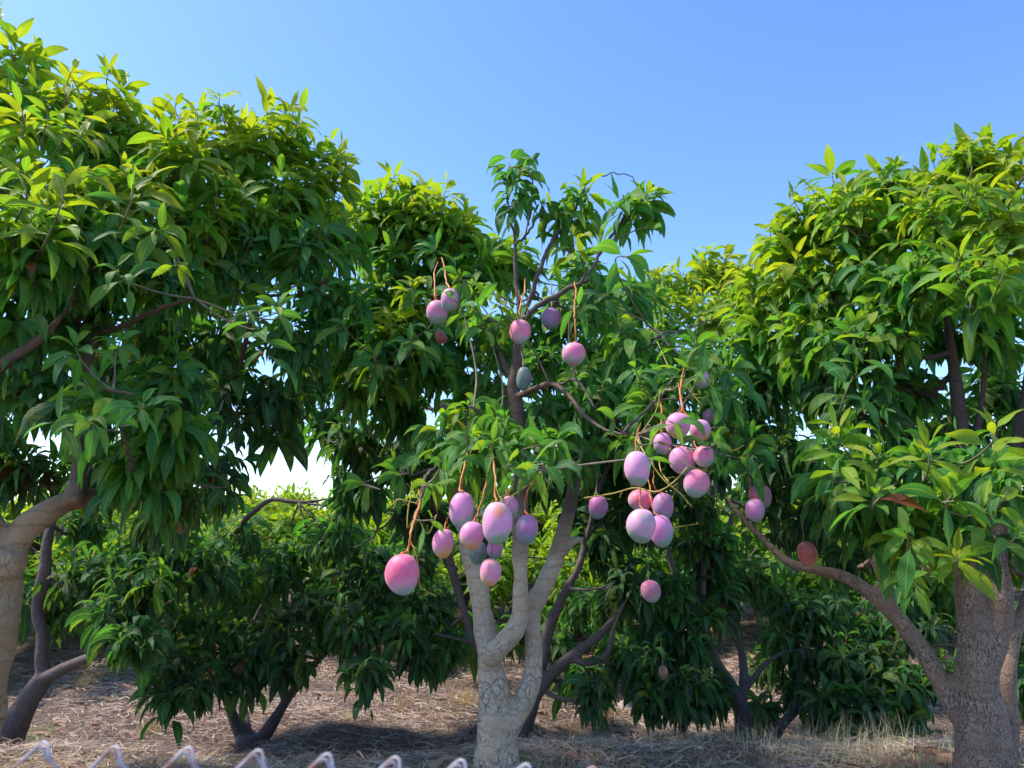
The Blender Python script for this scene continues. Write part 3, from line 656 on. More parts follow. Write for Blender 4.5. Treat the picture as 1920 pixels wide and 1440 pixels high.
# ---- centre tree ---------------------------------------------------------
D_limbs = [
    [(930, 1480, 3.2, 96), (930, 1430, 3.2, 84), (931, 1395, 3.2, 76), (930, 1350, 3.2, 68), (925, 1305, 3.2, 58), (922, 1265, 3.2, 51), (915, 1215, 3.2, 44), (906, 1155, 3.2, 38), (898, 1100, 3.2, 38), (888, 1048, 3.22, 42), (876, 985, 3.25, 38), (864, 910, 3.3, 32), (850, 840, 3.35, 24), (830, 760, 3.4, 16)],
    [(922, 1236, 3.17, 38), (940, 1212, 3.13, 38), (962, 1185, 3.10, 36), (975, 1152, 3.10, 32), (976, 1100, 3.1, 29), (975, 1030, 3.1, 29), (976, 950, 3.12, 28), (978, 870, 3.15, 26), (974, 790, 3.15, 26), (963, 735, 3.15, 25), (968, 690, 3.15, 23), (972, 645, 3.15, 18), (976, 600, 3.15, 13)],
    [(938, 1385, 3.2, 54), (962, 1348, 3.2, 46), (984, 1312, 3.2, 40), (997, 1272, 3.2, 37), (1001, 1225, 3.2, 32), (1000, 1175, 3.2, 28), (1003, 1132, 3.22, 30), (1022, 1092, 3.25, 34), (1044, 1040, 3.3, 31), (1062, 975, 3.35, 27), (1078, 900, 3.4, 22), (1088, 815, 3.4, 17), (1100, 730, 3.45, 12)],
    [(912, 1228, 3.17, 48), (930, 1216, 3.14, 44)], [(1000, 1138, 3.21, 32), (1012, 1110, 3.22, 37)], [(1048, 1035, 3.3, 30), (1075, 1015, 3.35, 16), (1090, 1012, 3.4, 12)],
    [(967, 745, 3.15, 14), (1000, 730, 3.05, 12), (1035, 720, 2.95, 11), (1065, 740, 2.85, 10), (1095, 778, 2.75, 10), (1130, 803, 2.65, 9), (1165, 814, 2.6, 8), (1195, 815, 2.58, 6)],
    [(966, 725, 3.15, 15), (940, 670, 3.2, 12), (918, 625, 3.25, 11), (895, 590, 3.3, 9)],
]
D_thin = [
    [(975, 610, 3.15, 12), (1000, 580, 3.1, 11), (1045, 553, 3.05, 10), (1085, 530, 3.0, 8), (1115, 495, 3.0, 7), (1135, 460, 3.0, 6), (1165, 415, 3.0, 5), (1185, 390, 3.0, 3)],
    [(982, 590, 3.15, 9), (1000, 545, 3.12, 9), (1012, 505, 3.1, 8), (1030, 462, 3.1, 8), (1050, 430, 3.1, 7), (1075, 395, 3.1, 6), (1092, 360, 3.1, 4), (1100, 340, 3.1, 3)],
    [(974, 600, 3.15, 10), (970, 540, 3.15, 9), (966, 490, 3.15, 8), (966, 455, 3.15, 6), (956, 400, 3.15, 4), (950, 350, 3.15, 3)],
    [(966, 460, 3.15, 6), (985, 440, 3.12, 5), (1005, 415, 3.1, 4), (1020, 390, 3.1, 3)],
    [(1100, 342, 3.1, 3), (1120, 332, 3.1, 2.4), (1150, 326, 3.1, 2.2), (1180, 328, 3.1, 2), (1190, 340, 3.1, 1.5)],
    [(950, 350, 3.15, 3), (935, 318, 3.15, 2.5), (915, 312, 3.15, 2)], [(985, 450, 3.1, 3), (1000, 350, 3.1, 3), (980, 318, 3.1, 2.5), (960, 315, 3.1, 2)],
    [(1040, 722, 2.94, 6), (1075, 712, 2.85, 5), (1100, 735, 2.8, 5), (1115, 765, 2.75, 3)],
    [(855, 870, 3.3, 14), (838, 866, 2.9, 10), (812, 880, 2.6, 8), (797, 900, 2.45, 7), (790, 930, 2.35, 6), (786, 950, 2.3, 5)],
    [(978, 840, 3.14, 12), (950, 800, 2.8, 8), (920, 790, 2.6, 6), (880, 762, 2.5, 5)], [(950, 800, 2.8, 7), (985, 850, 2.5, 5), (1010, 870, 2.4, 5), (1035, 880, 2.35, 4)],
    [(838, 866, 2.9, 7), (780, 890, 2.7, 5), (740, 885, 2.6, 4), (675, 905, 2.5, 3)],
    [(1165, 814, 2.6, 6), (1200, 780, 2.7, 6), (1240, 740, 2.7, 5), (1270, 700, 2.75, 5), (1300, 680, 2.8, 4)],
    [(1300, 680, 2.8, 5), (1270, 660, 2.85, 5), (1235, 625, 2.9, 5), (1205, 600, 2.95, 4)], [(1235, 625, 2.9, 4), (1280, 620, 2.9, 3), (1330, 600, 2.9, 2)], [(1240, 630, 2.9, 3), (1262, 660, 2.85, 2.5)],
    [(1195, 815, 2.58, 5), (1260, 830, 2.7, 5), (1330, 850, 2.75, 4), (1395, 835, 2.8, 4), (1405, 870, 2.8, 3)],
]
D_clumps = [(1092, 850, 3.1, 42, 5, .6, .9), (1085, 760, 3.1, 42, 5, .6, .85), (1100, 690, 3.2, 42, 5, .55, .8), (940, 730, 3.4, 45, 5, .7, .8), (1010, 680, 3.4, 42, 5, .65, .8), (960, 350, 3.15, 26, 3, .62, 1.0), (1090, 370, 3.1, 28, 3, .42, .7), (1180, 400, 3.0, 36, 4, .42, .6), (1210, 380, 3.0, 26, 3, .38, .5), (1060, 420, 3.15, 30, 3, .42, .6),
            (870, 780, 2.6, 34, 4, .46, .9), (930, 800, 2.6, 36, 5, .5, .9), (830, 810, 2.65, 32, 4, .55, .9), (880, 830, 2.5, 36, 5, .46, .9), (1010, 840, 2.45, 34, 4, .46, .8), (960, 840, 2.5, 32, 4, .46, .9),
            (1050, 560, 3.3, 45, 5, .5, .7), (920, 590, 3.2, 45, 5, .5, .6), (1120, 590, 3.2, 45, 6, .5, .8), (1180, 640, 3.0, 45, 5, .52, .8), (1290, 690, 2.8, 45, 5, .52, .6), (1240, 720, 2.9, 45, 5, .6, .8), (1350, 740, 2.9, 34, 4, .55, .9),
            (1230, 770, 2.85, 45, 4, .6, .9), (1380, 820, 2.85, 34, 4, .55, .8), (1200, 830, 2.8, 30, 3, .5, .9), (920, 660, 3.3, 40, 4, .6, .8), (1030, 780, 3.2, 40, 4, .6, .9)]
D_heroes = [
    (1255, 790, 2.2, (-.4, -.4, .1), 4, .11, .45, 2.6), (1345, 830, 2.3, (.5, -.4, .2), 6, .12, .5, 2.0), (1225, 870, 2.15, (.1, -.5, -.2), 3, .09, .4, 3.0), (1290, 690, 2.4, (-.5, -.4, .2), 6, .13, .45, 2.2), (1320, 700, 2.45, (.4, -.4, .1), 5, .12, .5, 2.6),
    (850, 560, 2.7, (-.4, -.3, .5), 6, .14, .45, 2.0), (865, 520, 2.75, (.1, -.4, -.1), 6, .15, .5, 3.0), (1090, 575, 2.7, (.3, -.4, .0), 5, .13, .5, 2.6), (1400, 880, 2.6, (-.2, -.4, .1), 5, .11, .5, 2.6), (900, 610, 2.7, (-.3, -.5, .2), 6, .13, .45, 2.2),
    (955, 320, 3.12, (0, -.2, -.2), 8, .17, .52, 3.2), (990, 330, 3.1, (.3, -.2, -.2), 6, .17, .55, 3.4), (955, 420, 3.12, (-.1, -.1, -.2), 7, .16, .62, 3.4), (1022, 385, 3.08, (.1, -.2, -.2), 9, .15, .58, 3.4), (1050, 400, 3.05, (.2, -.2, 0), 7, .15, .55, 3.2),
    (1095, 345, 3.1, (0, -.1, .8), 9, .13, .25, 1.3), (1210, 365, 3.0, (.3, -.1, .8), 10, .15, .38, 1.0), (1225, 430, 2.9, (.5, -.2, -.1), 6, .15, .4, 2.6), (1180, 480, 2.6, (.5, -.4, .0), 5, .17, .42, 2.2), (1075, 440, 3.0, (0, -.3, .6), 7, .14, .1, 1.8),
    (940, 555, 2.75, (0, -.4, .8), 10, .085, .0, 1.2), (950, 590, 2.8, (-.3, -.5, .1), 6, .14, .40, 2.2), (880, 580, 2.8, (-.9, -.2, .3), 5, .13, .40, 1.0),
    (680, 910, 2.45, (-.8, -.3, .2), 7, .13, .48, 2.4), (745, 885, 2.5, (-.3, -.4, .0), 6, .14, .5, 2.8), (830, 860, 2.35, (.1, -.5, .2), 6, .12, .42, 2.2), (815, 910, 2.3, (.4, -.4, 0), 5, .10, .38, 2.2), (815, 975, 2.2, (.8, -.3, 0), 3, .10, .38, .8),
    (870, 800, 2.3, (-.1, -.5, .4), 7, .13, .42, 2.4), (925, 830, 2.25, (.1, -.5, .3), 8, .12, .42, 2.6), (960, 870, 2.2, (.3, -.5, .1), 6, .12, .42, 2.4), (1020, 870, 2.15, (.3, -.5, 0), 7, .145, .42, 2.8), (1000, 880, 2.1, (-.4, -.5, 0), 4, .13, .4, 2.8), (1010, 835, 2.3, (.7, -.3, .2), 7, .12, .5, 1.3),
    (1155, 785, 2.4, (0, -.6, .1), 3, .10, .42, 2.8), (1230, 830, 2.35, (.2, -.5, 0), 5, .10, .45, 2.8), (1410, 850, 2.6, (.1, -.5, .1), 7, .13, .52, 2.8), (1370, 690, 2.7, (.1, -.5, .1), 6, .13, .58, 3.0), (1330, 740, 2.6, (0, -.5, .0), 4, .11, .52, 3), (1285, 670, 2.6, (0, -.4, .6), 9, .12, .36, .9),
    (1350, 800, 2.6, (.6, -.4, .1), 5, .12, .55, 1.2), (1145, 545, 2.8, (.1, -.4, .1), 6, .14, .6, 2.8), (1190, 690, 2.6, (-.3, -.5, .4), 7, .12, .48, 1.8),
]
D = make_tree('pale grey cracked trunk mango tree in the middle with pink fruit', D_limbs, D_clumps, BARK_PALE, voxel=0.0075, slim=1.03, heroes=D_heroes, thin=D_thin, size=0.15)

# ---- right tree ----------------------------------------------------------
G_limbs = [
    [(1852, 1560, 2.9, 160), (1850, 1440, 2.9, 126), (1844, 1360, 2.9, 106), (1834, 1290, 2.9, 90), (1830, 1220, 2.9, 82), (1822, 1150, 2.9, 64), (1815, 1080, 2.9, 54), (1816, 980, 2.9, 44), (1806, 850, 2.95, 34), (1790, 700, 3.0, 26), (1770, 560, 3.1, 18), (1760, 420, 3.2, 12)],
    [(1846, 1250, 2.9, 60), (1870, 1180, 2.88, 56), (1878, 1110, 2.86, 50), (1868, 1050, 2.86, 44), (1880, 960, 2.86, 38), (1900, 860, 2.9, 30), (1930, 700, 3.0, 22), (1940, 520, 3.1, 14)],
    [(1815, 1365, 2.92, 46), (1775, 1300, 2.95, 45), (1742, 1240, 2.98, 42), (1700, 1178, 3.0, 38), (1648, 1125, 3.05, 33), (1590, 1085, 3.1, 28), (1530, 1068, 3.15, 24), (1480, 1055, 3.2, 21), (1435, 1015, 3.25, 17), (1400, 980, 3.3, 14), (1360, 930, 3.4, 10)],
    [(1670, 1145, 3.03, 26), (1655, 1085, 3.05, 25), (1630, 1030, 3.1, 23), (1600, 970, 3.15, 20), (1570, 880, 3.2, 16), (1540, 760, 3.3, 13), (1530, 600, 3.4, 10)],
    [(1884, 1430, 2.98, 52), (1890, 1350, 3.0, 46), (1888, 1280, 3.02, 40), (1900, 1200, 3.1, 30), (1940, 1080, 3.2, 22)],
    [(1812, 900, 2.93, 18), (1840, 760, 3.0, 16), (1850, 640, 3.0, 12)],
]
G_clumps = [(1850, 720, 3.5, 65, 8, .7, .8), (1790, 790, 3.5, 60, 8, .75, .85), (1910, 790, 3.4, 60, 7, .7, .8), (1700, 830, 3.5, 60, 8, .78, .9), (1780, 900, 3.5, 60, 6, .78, .9), (1880, 1010, 3.5, 60, 6, .78, .9), (1960, 850, 3.0, 80, 7, .6, .8), (1400, 560, 3.7, 40, 6, .28, .3), (1520, 380, 3.3, 46, 8, .26, .2), (1470, 450, 3.4, 42, 6, .28, .25), (1540, 450, 3.3, 55, 9, .28, .3), (1600, 370, 3.3, 50, 8, .26, .2), (1660, 360, 3.2, 50, 8, .28, .2), (1720, 350, 3.1, 55, 8, .26, .2), (1790, 320, 3.1, 55, 8, .24, .2), (1850, 300, 3.0, 55, 8, .2, .2), (1900, 340, 2.9, 60, 8, .2, .2),
            (1620, 440, 3.1, 65, 9, .3, .3), (1700, 430, 3.0, 65, 9, .3, .3), (1790, 420, 2.8, 70, 9, .3, .3), (1880, 440, 2.7, 70, 8, .25, .35), (1500, 530, 3.3, 60, 9, .32, .35), (1440, 570, 3.5, 50, 8, .3, .3), (1570, 540, 3.2, 60, 9, .36, .4), (1650, 530, 3.0, 55, 7, .5, .5), (1740, 520, 2.8, 60, 7, .45, .5),
            (1840, 530, 2.6, 65, 7, .3, .4), (1420, 640, 3.5, 60, 9, .38, .4), (1500, 640, 3.2, 60, 9, .4, .5), (1590, 640, 3.0, 60, 8, .5, .6), (1680, 620, 2.9, 60, 7, .52, .6), (1780, 620, 3.2, 60, 6, .6, .7), (1880, 620, 3.0, 60, 6, .5, .6), (1440, 730, 3.5, 55, 8, .7, .8), (1540, 730, 3.3, 60, 8, .72, .85), (1620, 760, 3.0, 55, 6, .62, .8),
            (1700, 720, 3.2, 60, 7, .65, .8), (1560, 840, 2.7, 45, 4, .45, .6), (1640, 880, 2.6, 45, 4, .5, .7), (1730, 860, 2.5, 45, 3, .45, .6), (1830, 850, 2.5, 45, 3, .42, .6), (1900, 900, 2.4, 50, 4, .45, .7), (1560, 920, 2.9, 45, 6, .65, .85), (1640, 960, 2.8, 45, 4, .6, .8), (1730, 960, 2.7, 45, 4, .55, .7), (1820, 980, 2.6, 40, 2, .55, .8),
            (1700, 1020, 2.7, 40, 2, .5, .7), (1480, 850, 3.4, 50, 8, .8, .9), (1440, 930, 3.5, 45, 6, .82, .9), (1530, 960, 3.5, 45, 7, .85, .9), (1590, 1040, 3.4, 40, 5, .85, .9), (1380, 780, 3.6, 50, 7, .8, .9), (2020, 420, 2.9, 130, 12, .3, .3), (2050, 700, 2.8, 130, 10, .5, .5), (2040, 950, 2.8, 120, 8, .6, .7),
            (1650, 560, 3.9, 150, 18, .65, .6), (1820, 520, 3.8, 150, 16, .6, .6), (1500, 700, 4.0, 120, 14, .75, .7), (1480, 980, 3.9, 60, 8, .85, .9)]
G_heroes = [(1570, 790, 2.3, (-.1, -.3, .9), 9, .145, .14, .7), (1740, 840, 2.2, (-.1, -.3, .9), 9, .15, .12, .8), (1865, 790, 2.2, (0, -.3, .9), 11, .15, .1, .7), (1640, 920, 2.25, (0, -.4, .8), 10, .14, .28, 1.1), (1790, 920, 2.2, (.3, -.3, .7), 9, .16, .3, 1.1), (1790, 940, 2.1, (0, -.7, .0), 3, .16, .42, 2.2),
            (1795, 1040, 2.3, (.0, -.4, .6), 10, .125, .12, 1.3), (1710, 1085, 2.4, (-.2, -.4, .1), 8, .12, .3, 2.6), (1720, 1060, 2.4, (-.6, -.3, .2), 7, .12, .4, 1.4), (1890, 920, 2.2, (.2, -.4, .6), 8, .14, .28, 1.4), (1560, 880, 2.5, (-.2, -.4, .3), 8, .14, .5, 2.4), (1605, 700, 2.6, (.1, -.5, .4), 7, .18, .55, 2.4),
            (1800, 480, 2.4, (.1, -.3, .9), 11, .15, .18, .8), (1885, 500, 2.3, (.1, -.3, .6), 9, .15, .3, 1.6), (1850, 270, 3.0, (0, 0, 1), 8, .18, .2, .6), (1560, 325, 3.3, (-.1, 0, 1), 8, .18, .24, .6), (1750, 305, 3.1, (-.2, 0, 1), 6, .16, .3, .5), (1450, 430, 3.4, (-.5, 0, .8), 7, .15, .3, .9), (1630, 600, 2.6, (.1, -.4, .7), 9, .15, .2, .9),
            (1910, 1000, 2.2, (0, -.5, .3), 8, .13, .35, 1.8), (1700, 1000, 2.3, (-.3, -.5, .2), 7, .15, .4, 2.0)]
make_tree('brown rough barked mango tree at the right edge with a long low limb reaching left', G_limbs, G_clumps, BARK_BROWN, heroes=G_heroes, dens=1.8, slim=0.85, size=0.15)

# ---- V shaped tree right of centre ---------------------------------------
F_limbs = [
    [(1412, 1475, 4.6, 62), (1402, 1430, 4.6, 42), (1394, 1385, 4.6, 32), (1390, 1330, 4.6, 30), (1372, 1290, 4.6, 27), (1345, 1245, 4.6, 21), (1325, 1190, 4.6, 17), (1318, 1120, 4.6, 14), (1325, 1020, 4.7, 12), (1340, 900, 4.8, 10)],
    [(1425, 1460, 4.6, 34), (1444, 1410, 4.6, 22), (1460, 1370, 4.6, 19), (1485, 1338, 4.6, 18), (1520, 1318, 4.6, 13), (1560, 1303, 4.6, 9), (1610, 1292, 4.6, 6)],
    [(1390, 1320, 4.62, 18), (1395, 1260, 4.7, 17), (1388, 1215, 4.8, 14), (1375, 1188, 4.8, 10), (1360, 1130, 4.9, 8)],
    [(1480, 1345, 4.6, 14), (1500, 1270, 4.7, 14), (1510, 1210, 4.7, 12), (1540, 1120, 4.8, 9)],
    [(1400, 1290, 4.65, 12), (1440, 1240, 4.7, 9), (1490, 1220, 4.7, 8), (1580, 1225, 4.7, 6)],
]
F_clumps = [(1720, 1180, 4.7, 50, 6, .85, .9), (1755, 1260, 4.5, 42, 6, .88, .95), (1690, 1110, 4.8, 48, 5, .8, .9), (1480, 1160, 5.1, 45, 5, .85, .9), (1440, 1250, 5.2, 36, 4, .85, .95), (1900, 1180, 5.0, 55, 7, .85, .9), (1920, 1290, 5.0, 45, 6, .88, .95), (1150, 1120, 5.0, 45, 5, .85, .9), (1230, 1250, 4.4, 45, 8, .9, .95), (1280, 1300, 4.3, 40, 7, .9, .95), (1220, 1310, 4.3, 28, 4, .85, .95), (1330, 1290, 4.5, 32, 5, .9, .95), (1290, 1200, 4.5, 50, 8, .85, .95), (1260, 1110, 4.6, 55, 9, .85, .95), (1340, 1130, 4.7, 50, 8, .85, .9), (1330, 1030, 4.7, 55, 9, .85, .9), (1400, 1080, 4.9, 50, 6, .8, .9), (1300, 940, 4.7, 55, 8, .85, .9),
            (1470, 1120, 4.9, 50, 6, .8, .9), (1540, 1150, 4.8, 55, 8, .82, .9), (1480, 1210, 4.8, 50, 7, .82, .95), (1570, 1230, 4.7, 55, 9, .85, .95), (1640, 1250, 4.6, 55, 9, .88, .95), (1560, 1330, 4.3, 42, 7, .88, .95), (1630, 1340, 4.3, 48, 8, .9, .95), (1690, 1300, 4.4, 45, 7, .88, .95), (1700, 1380, 4.2, 30, 4, .9, .95), (1500, 1290, 4.7, 30, 4, .85, .95), (1620, 1160, 4.9, 50, 6, .75, .9), (1430, 1330, 4.8, 24, 3, .85, .95)]
make_tree('dark low mango tree with a forked stem between the pale trunk and the brown trunk', F_limbs, F_clumps, BARK_DARK, size=0.165, segs=6, dens=2.1)

# ---- tree behind, right of the bare twigs --------------------------------
H_limbs = [
    [(1300, 1330, 6.2, 40), (1305, 1250, 6.2, 32), (1300, 1150, 6.2, 26), (1310, 1000, 6.2, 22), (1320, 860, 6.2, 18), (1320, 720, 6.2, 14), (1310, 600, 6.2, 9)],
    [(1303, 1180, 6.2, 16), (1260, 1060, 6.1, 14), (1230, 900, 6.0, 10), (1220, 760, 6, 8)], [(1303, 1100, 6.2, 16), (1370, 980, 6.1, 14), (1410, 800, 6.0, 10)],
]
H_clumps = [(1405, 530, 5.8, 34, 8, .24, .2), (1215, 570, 5.9, 30, 7, .24, .2), (1330, 505, 6.0, 28, 7, .2, .2), (1240, 540, 6.0, 36, 9, .22, .2), (1300, 530, 6.0, 36, 10, .2, .2), (1360, 525, 6.0, 36, 10, .2, .2), (1390, 570, 5.8, 36, 9, .26, .3), (1250, 600, 5.7, 48, 12, .26, .3), (1330, 600, 5.7, 48, 12, .26, .3), (1300, 680, 5.7, 50, 12, .4, .5), (1380, 680, 5.6, 50, 12, .4, .5), (1210, 660, 5.8, 40, 9, .5, .5), (1340, 780, 5.8, 50, 12, .6, .7), (1410, 860, 5.9, 50, 10, .7, .8), (1220, 800, 6, 50, 10, .7, .8), (1290, 860, 6, 50, 10, .7, .8)]
make_tree('further mango tree with a bright yellow green top seen right of the bare twigs', H_limbs, H_clumps, BARK_DARK, size=0.17, segs=6, voxel=0.02, dens=1.5)

# ---- rows further back ----------------------------------------------------
def far_proto(seed, h=1.4):
    global rng
    random.seed(seed)
    limbs = []; root = empty('mango_tree', (0, 0, 0)); base = np.zeros(3)
    T = Tubes(); Wh = Whorls(); Br = T
    T.add(catmull([[0, 0, -.2, .11], [.02, 0, .3, .085], [0, .03, .6, .08]], 5), 10, .1)
    ends = []
    for i in range(5):
        a = i * 1.257 + random.uniform(-.3, .3)
        e = np.array([math.cos(a) * random.uniform(.5, .9), math.sin(a) * random.uniform(.5, .9), random.uniform(0.9, 1.3)])
        T.add(catmull([[0, 0, .5, .05], [e[0] * .45, e[1] * .45, .9, .04], [*e, .018]], 5), 8, .1); ends.append(e)
    for i in range(54):
        a = random.uniform(0, 6.28); el = random.uniform(-.75, 1.3)
        rr = random.uniform(.75, 1.15)
        c = np.array([math.cos(a) * math.cos(el) * 1.35 * rr, math.sin(a) * math.cos(el) * 1.35 * rr, 0.80 + math.sin(el) * (h - 0.85) * rr])
        e = min(ends, key=lambda q: np.linalg.norm(q - c))
        Br.add(catmull([[*e, .014], [*((e + c) / 2 + rng.normal(0, .06, 3)), .009], [*c, .005]], 4), 5)
        for _ in range(15):
            o = rng.normal(size=3); o /= np.linalg.norm(o)
            p = c + o * .27 * random.uniform(.3, 1)
            top = np.clip((p[2] - .6) / (h - .6), 0, 1)
            ax = o * .6 + np.array([0, 0, .35 + .6 * top])
            Wh.add(p, ax, .17 * random.uniform(.8, 1.2), .46 - .34 * top + random.gauss(0, .08), 2.8 - 1.9 * top, 10)  # leaf tone brightens upward: sunlit look put into the colour
    T.build('trunk', BARK_DARK, root); Wh.build('crown', root, (0, 0, 0), 5)
    return root
protos = [far_proto(11), far_proto(12, 1.3)]
spots = [(980, 6.9, .8, 'bright mango tree seen between the forks of the pale trunk'), (300, 6.9, .8, 'sunny low mango tree behind the limb bent to the right'), (-80, 7.0, .95, 'sunny mango tree beyond the tan trunk at the left edge'), (1530, 7.2, .9, 'bright mango tree behind the low limb that reaches left'), (150, 7.4, .95, 'sunny mango tree behind the tan limb at the left'), (430, 9.5, 1.0, 'bright mango tree of the back rows seen below the gap of sky at the left'), (640, 7.8, .92, 'bright mango tree behind the small V stemmed tree'),
         (880, 9.0, 1.0, 'sunny mango tree far behind the pale forked trunk'), (1130, 7.9, .95, 'sunny mango tree glimpsed through the dark limbs right of the pale trunk'), (1400, 8.6, 1.0, 'sunny mango tree behind the forked dark stem'), (1680, 7.4, 1.0, 'bright mango tree seen under the long low limb'),
         (1930, 8.4, 1.0, 'sunny mango tree beyond the brown trunk at the right edge')]
for k in range(9): spots.append((-350 + k * 330, 11.5 + (k % 3) * 0.8, 1.05, None))
for i, (px, Y, s, lab) in enumerate(spots):
    pr = protos[i % 2]
    if i < 2: o = pr
    else:
        o = pr.copy(); COL.objects.link(o)
        for ch in pr.children:
            c = ch.copy(); COL.objects.link(c); c.parent = o
    x = (px - 960) / F * Y * 1.02
    o.location = (x, Y, float(gz(x, Y)) - .05); o.rotation_euler = (0, 0, i * 2.1); o.scale = (s, s, s)
    tag(o, lab or 'distant mango tree of the farthest orchard row, only glimpsed between nearer leaves', 'tree', 'mango trees of the back rows' if lab else 'mango trees of the farthest row')

# ------------------------------------------------------------------ fruit
PK = (0.80, 0.30, 0.42); LI = (0.66, 0.36, 0.60); HOT = (0.82, 0.22, 0.33)
MM = {
    'pink': mango_material('pink_mango_skin', (0.834, 0.172, 0.317), (0.698, 0.281, 0.458), (0.240, 0.405, 0.317)),
    'hot': mango_material('hot_pink_mango_skin', (0.854, 0.133, 0.246), (0.795, 0.250, 0.405), (0.288, 0.396, 0.387), .05, .55),
    'lilac': mango_material('lilac_mango_skin', (0.737, 0.242, 0.475), (0.582, 0.257, 0.484), (0.208, 0.352, 0.299)),
    'pale': mango_material('pale_lilac_mango_skin', (0.815, 0.343, 0.528), (0.718, 0.343, 0.546), (0.176, 0.334, 0.220), .15, .5),
    'purple': mango_material('purple_mango_skin', (0.543, 0.156, 0.370), (0.407, 0.203, 0.405), (0.160, 0.282, 0.299)),
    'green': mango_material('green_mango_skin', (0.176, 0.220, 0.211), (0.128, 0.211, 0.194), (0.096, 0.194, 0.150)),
    'orange': mango_material('orange_mango_skin', (0.407, 0.062, 0.053), (0.446, 0.101, 0.053), (0.485, 0.172, 0.062), .05, .7),
    'yellowtip': mango_material('yellow_tipped_mango_skin', (0.757, 0.234, 0.440), (0.679, 0.328, 0.387), (0.640, 0.359, 0.088), .1, .5),
    'spot': mango_material('orange_blotched_mango_skin', (0.776, 0.296, 0.510), (0.718, 0.343, 0.546), (0.224, 0.387, 0.229), .1, .5, ((0.55, 0.02, 0.80), (0.825, 0.234, 0.088))),
    'speck': mango_material('speckled_mango_skin', (0.563, 0.101, 0.229), (0.436, 0.195, 0.290), (0.192, 0.299, 0.264), .1, .6, None, 0.3),
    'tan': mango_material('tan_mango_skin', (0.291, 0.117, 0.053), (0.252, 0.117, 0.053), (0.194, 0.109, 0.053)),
}
def mango(cx, cy, w, h, Y, mat, tilt, label, stalk=None, stalk_mat=None, sw=4.0):
    sw *= 0.78
    s = PXS(cy, Y); c = P(cx, cy, Y); wd, ht = w * s, h * s * 1.0
    nu, nv = 28, 20
    V = []
    lop = random.choice((-.12, -.08, .08, .12))
    for i in range(nv + 1):
        th = math.pi * i / nv
        r = math.sin(th) ** 1.0 * (1 + 0.06 * math.cos(th))
        z = math.cos(th) * 0.5
        if i < 3: z -= 0.012 * (3 - i) * 0.5
        for j in range(nu):
            a = 2 * math.pi * j / nu
            bulge = 1 + 0.035 * math.cos(a) * math.sin(th * 1.5)
            x = r * 0.5 * math.cos(a) * bulge + lop * (0.25 - z * z) * 1.2 + 0.05 * (z < 0) * z * z * 3
            y = r * 0.5 * math.sin(a) * 0.92
            V.append((x * wd, y * wd, z * ht))
    V = np.array(V)
    e = Euler((random.uniform(-.06, .10), R(tilt), 0)).to_matrix()      # roll in the picture plane
    idx = np.arange((nv + 1) * nu).reshape(nv + 1, nu)
    A_ = idx[:-1]; B_ = idx[1:]
    Fq = np.stack([A_, B_, np.roll(B_, -1, 1), np.roll(A_, -1, 1)], -1).reshape(-1, 4)
    o = mesh_obj('mango', V, Fq, MM[mat]); o.location = Vector(c); o.rotation_euler = e.to_euler()
    top = np.array(c) + np.array(e @ Vector((0, 0, ht * 0.488)))
    if stalk is None: stalk = [(cx + random.uniform(-6, 6), cy - h / 2 - random.uniform(28, 50), Y + 0.08)]
    pts = [[*top, sw * .62 * s]]
    yy = Y
    for k, q in enumerate(stalk):
        Yq = q[2] if len(q) > 2 else Y + 0.03 * (k + 1)
        pts.append([*P(q[0], q[1], Yq), sw * .5 * s])
    lq = stalk[-1]; pts.append([*P(lq[0] + random.uniform(-8, 8), lq[1] - 22, (lq[2] if len(lq) > 2 else Y + .1) + 0.14), sw * .3 * s])
    if len(pts) == 2: pts.insert(1, list((np.array(pts[0]) + np.array(pts[1])) / 2 + np.array([random.uniform(-.006, .006), 0, 0, -.1 * sw * s])))
    c_ = catmull(pts, 5)
    c_[:, 3] *= 1 + 0.22 * np.sin(np.arange(len(c_)) * 1.9); c_[0, 3] *= 1.5; c_[1:-1, :3] += rng.normal(0, 0.0010, (len(c_) - 2, 3))
    T = Tubes(); T.add(c_, 7, 0.3)
    st = T.build('stalk', MM_ST[stalk_mat or 'or'], None)
    # put the stalk in the fruit's own frame
    inv = (e.to_4x4()).inverted()
    me = st.data
    for v_ in me.vertices: v_.co = inv @ (v_.co - Vector(c))
    st.parent = o
    tag(o, label, 'mango', 'ripening mangoes hanging in the orchard')
    return o
MM_ST = {'or': STALK_OR, 'ye': STALK_YE, 'br': TWIG}
JL = (778, 960, 2.28)
M = mango
M(755, 1077, 64, 77, 2.15, 'hot', -4, 'big pink mango with pale green tip, lowest and leftmost of the pale trunk cluster', [(766, 1030), (770, 1000, 2.18), (782, 960, 2.26), (788, 940, 2.32)], 'or', 6)
M(831, 1019, 41, 56, 2.3, 'yellowtip', 4, 'pinkish purple mango with a yellow lower tip in front of the left fork', [(838, 975), (852, 940, 2.35), (868, 905, 2.4), (874, 860, 2.45)], 'or', 3.5)
M(885, 1004, 46, 53, 2.2, 'yellowtip', 6, 'pink mango with yellow green base just right of the yellow tipped one', [(895, 965), (905, 930, 2.25), (912, 905, 2.28)], 'or', 4)
M(866, 957, 47, 70, 2.28, 'lilac', 3, 'long lilac pink mango hanging highest at the left of the cluster above the trunk', [(862, 915), (870, 880, 2.34), (875, 855, 2.4)], 'or', 5)
M(930, 981, 57, 81, 2.1, 'spot', 2, 'largest mango above the trunk, lilac with an orange blotch and a green tip', [(928, 925), (929, 900, 2.15), (926, 870, 2.2)], 'or', 4.5)
M(955, 951, 36, 44, 2.4, 'lilac', -10, 'lilac mango mostly hidden behind the orange blotched one', None, 'or')
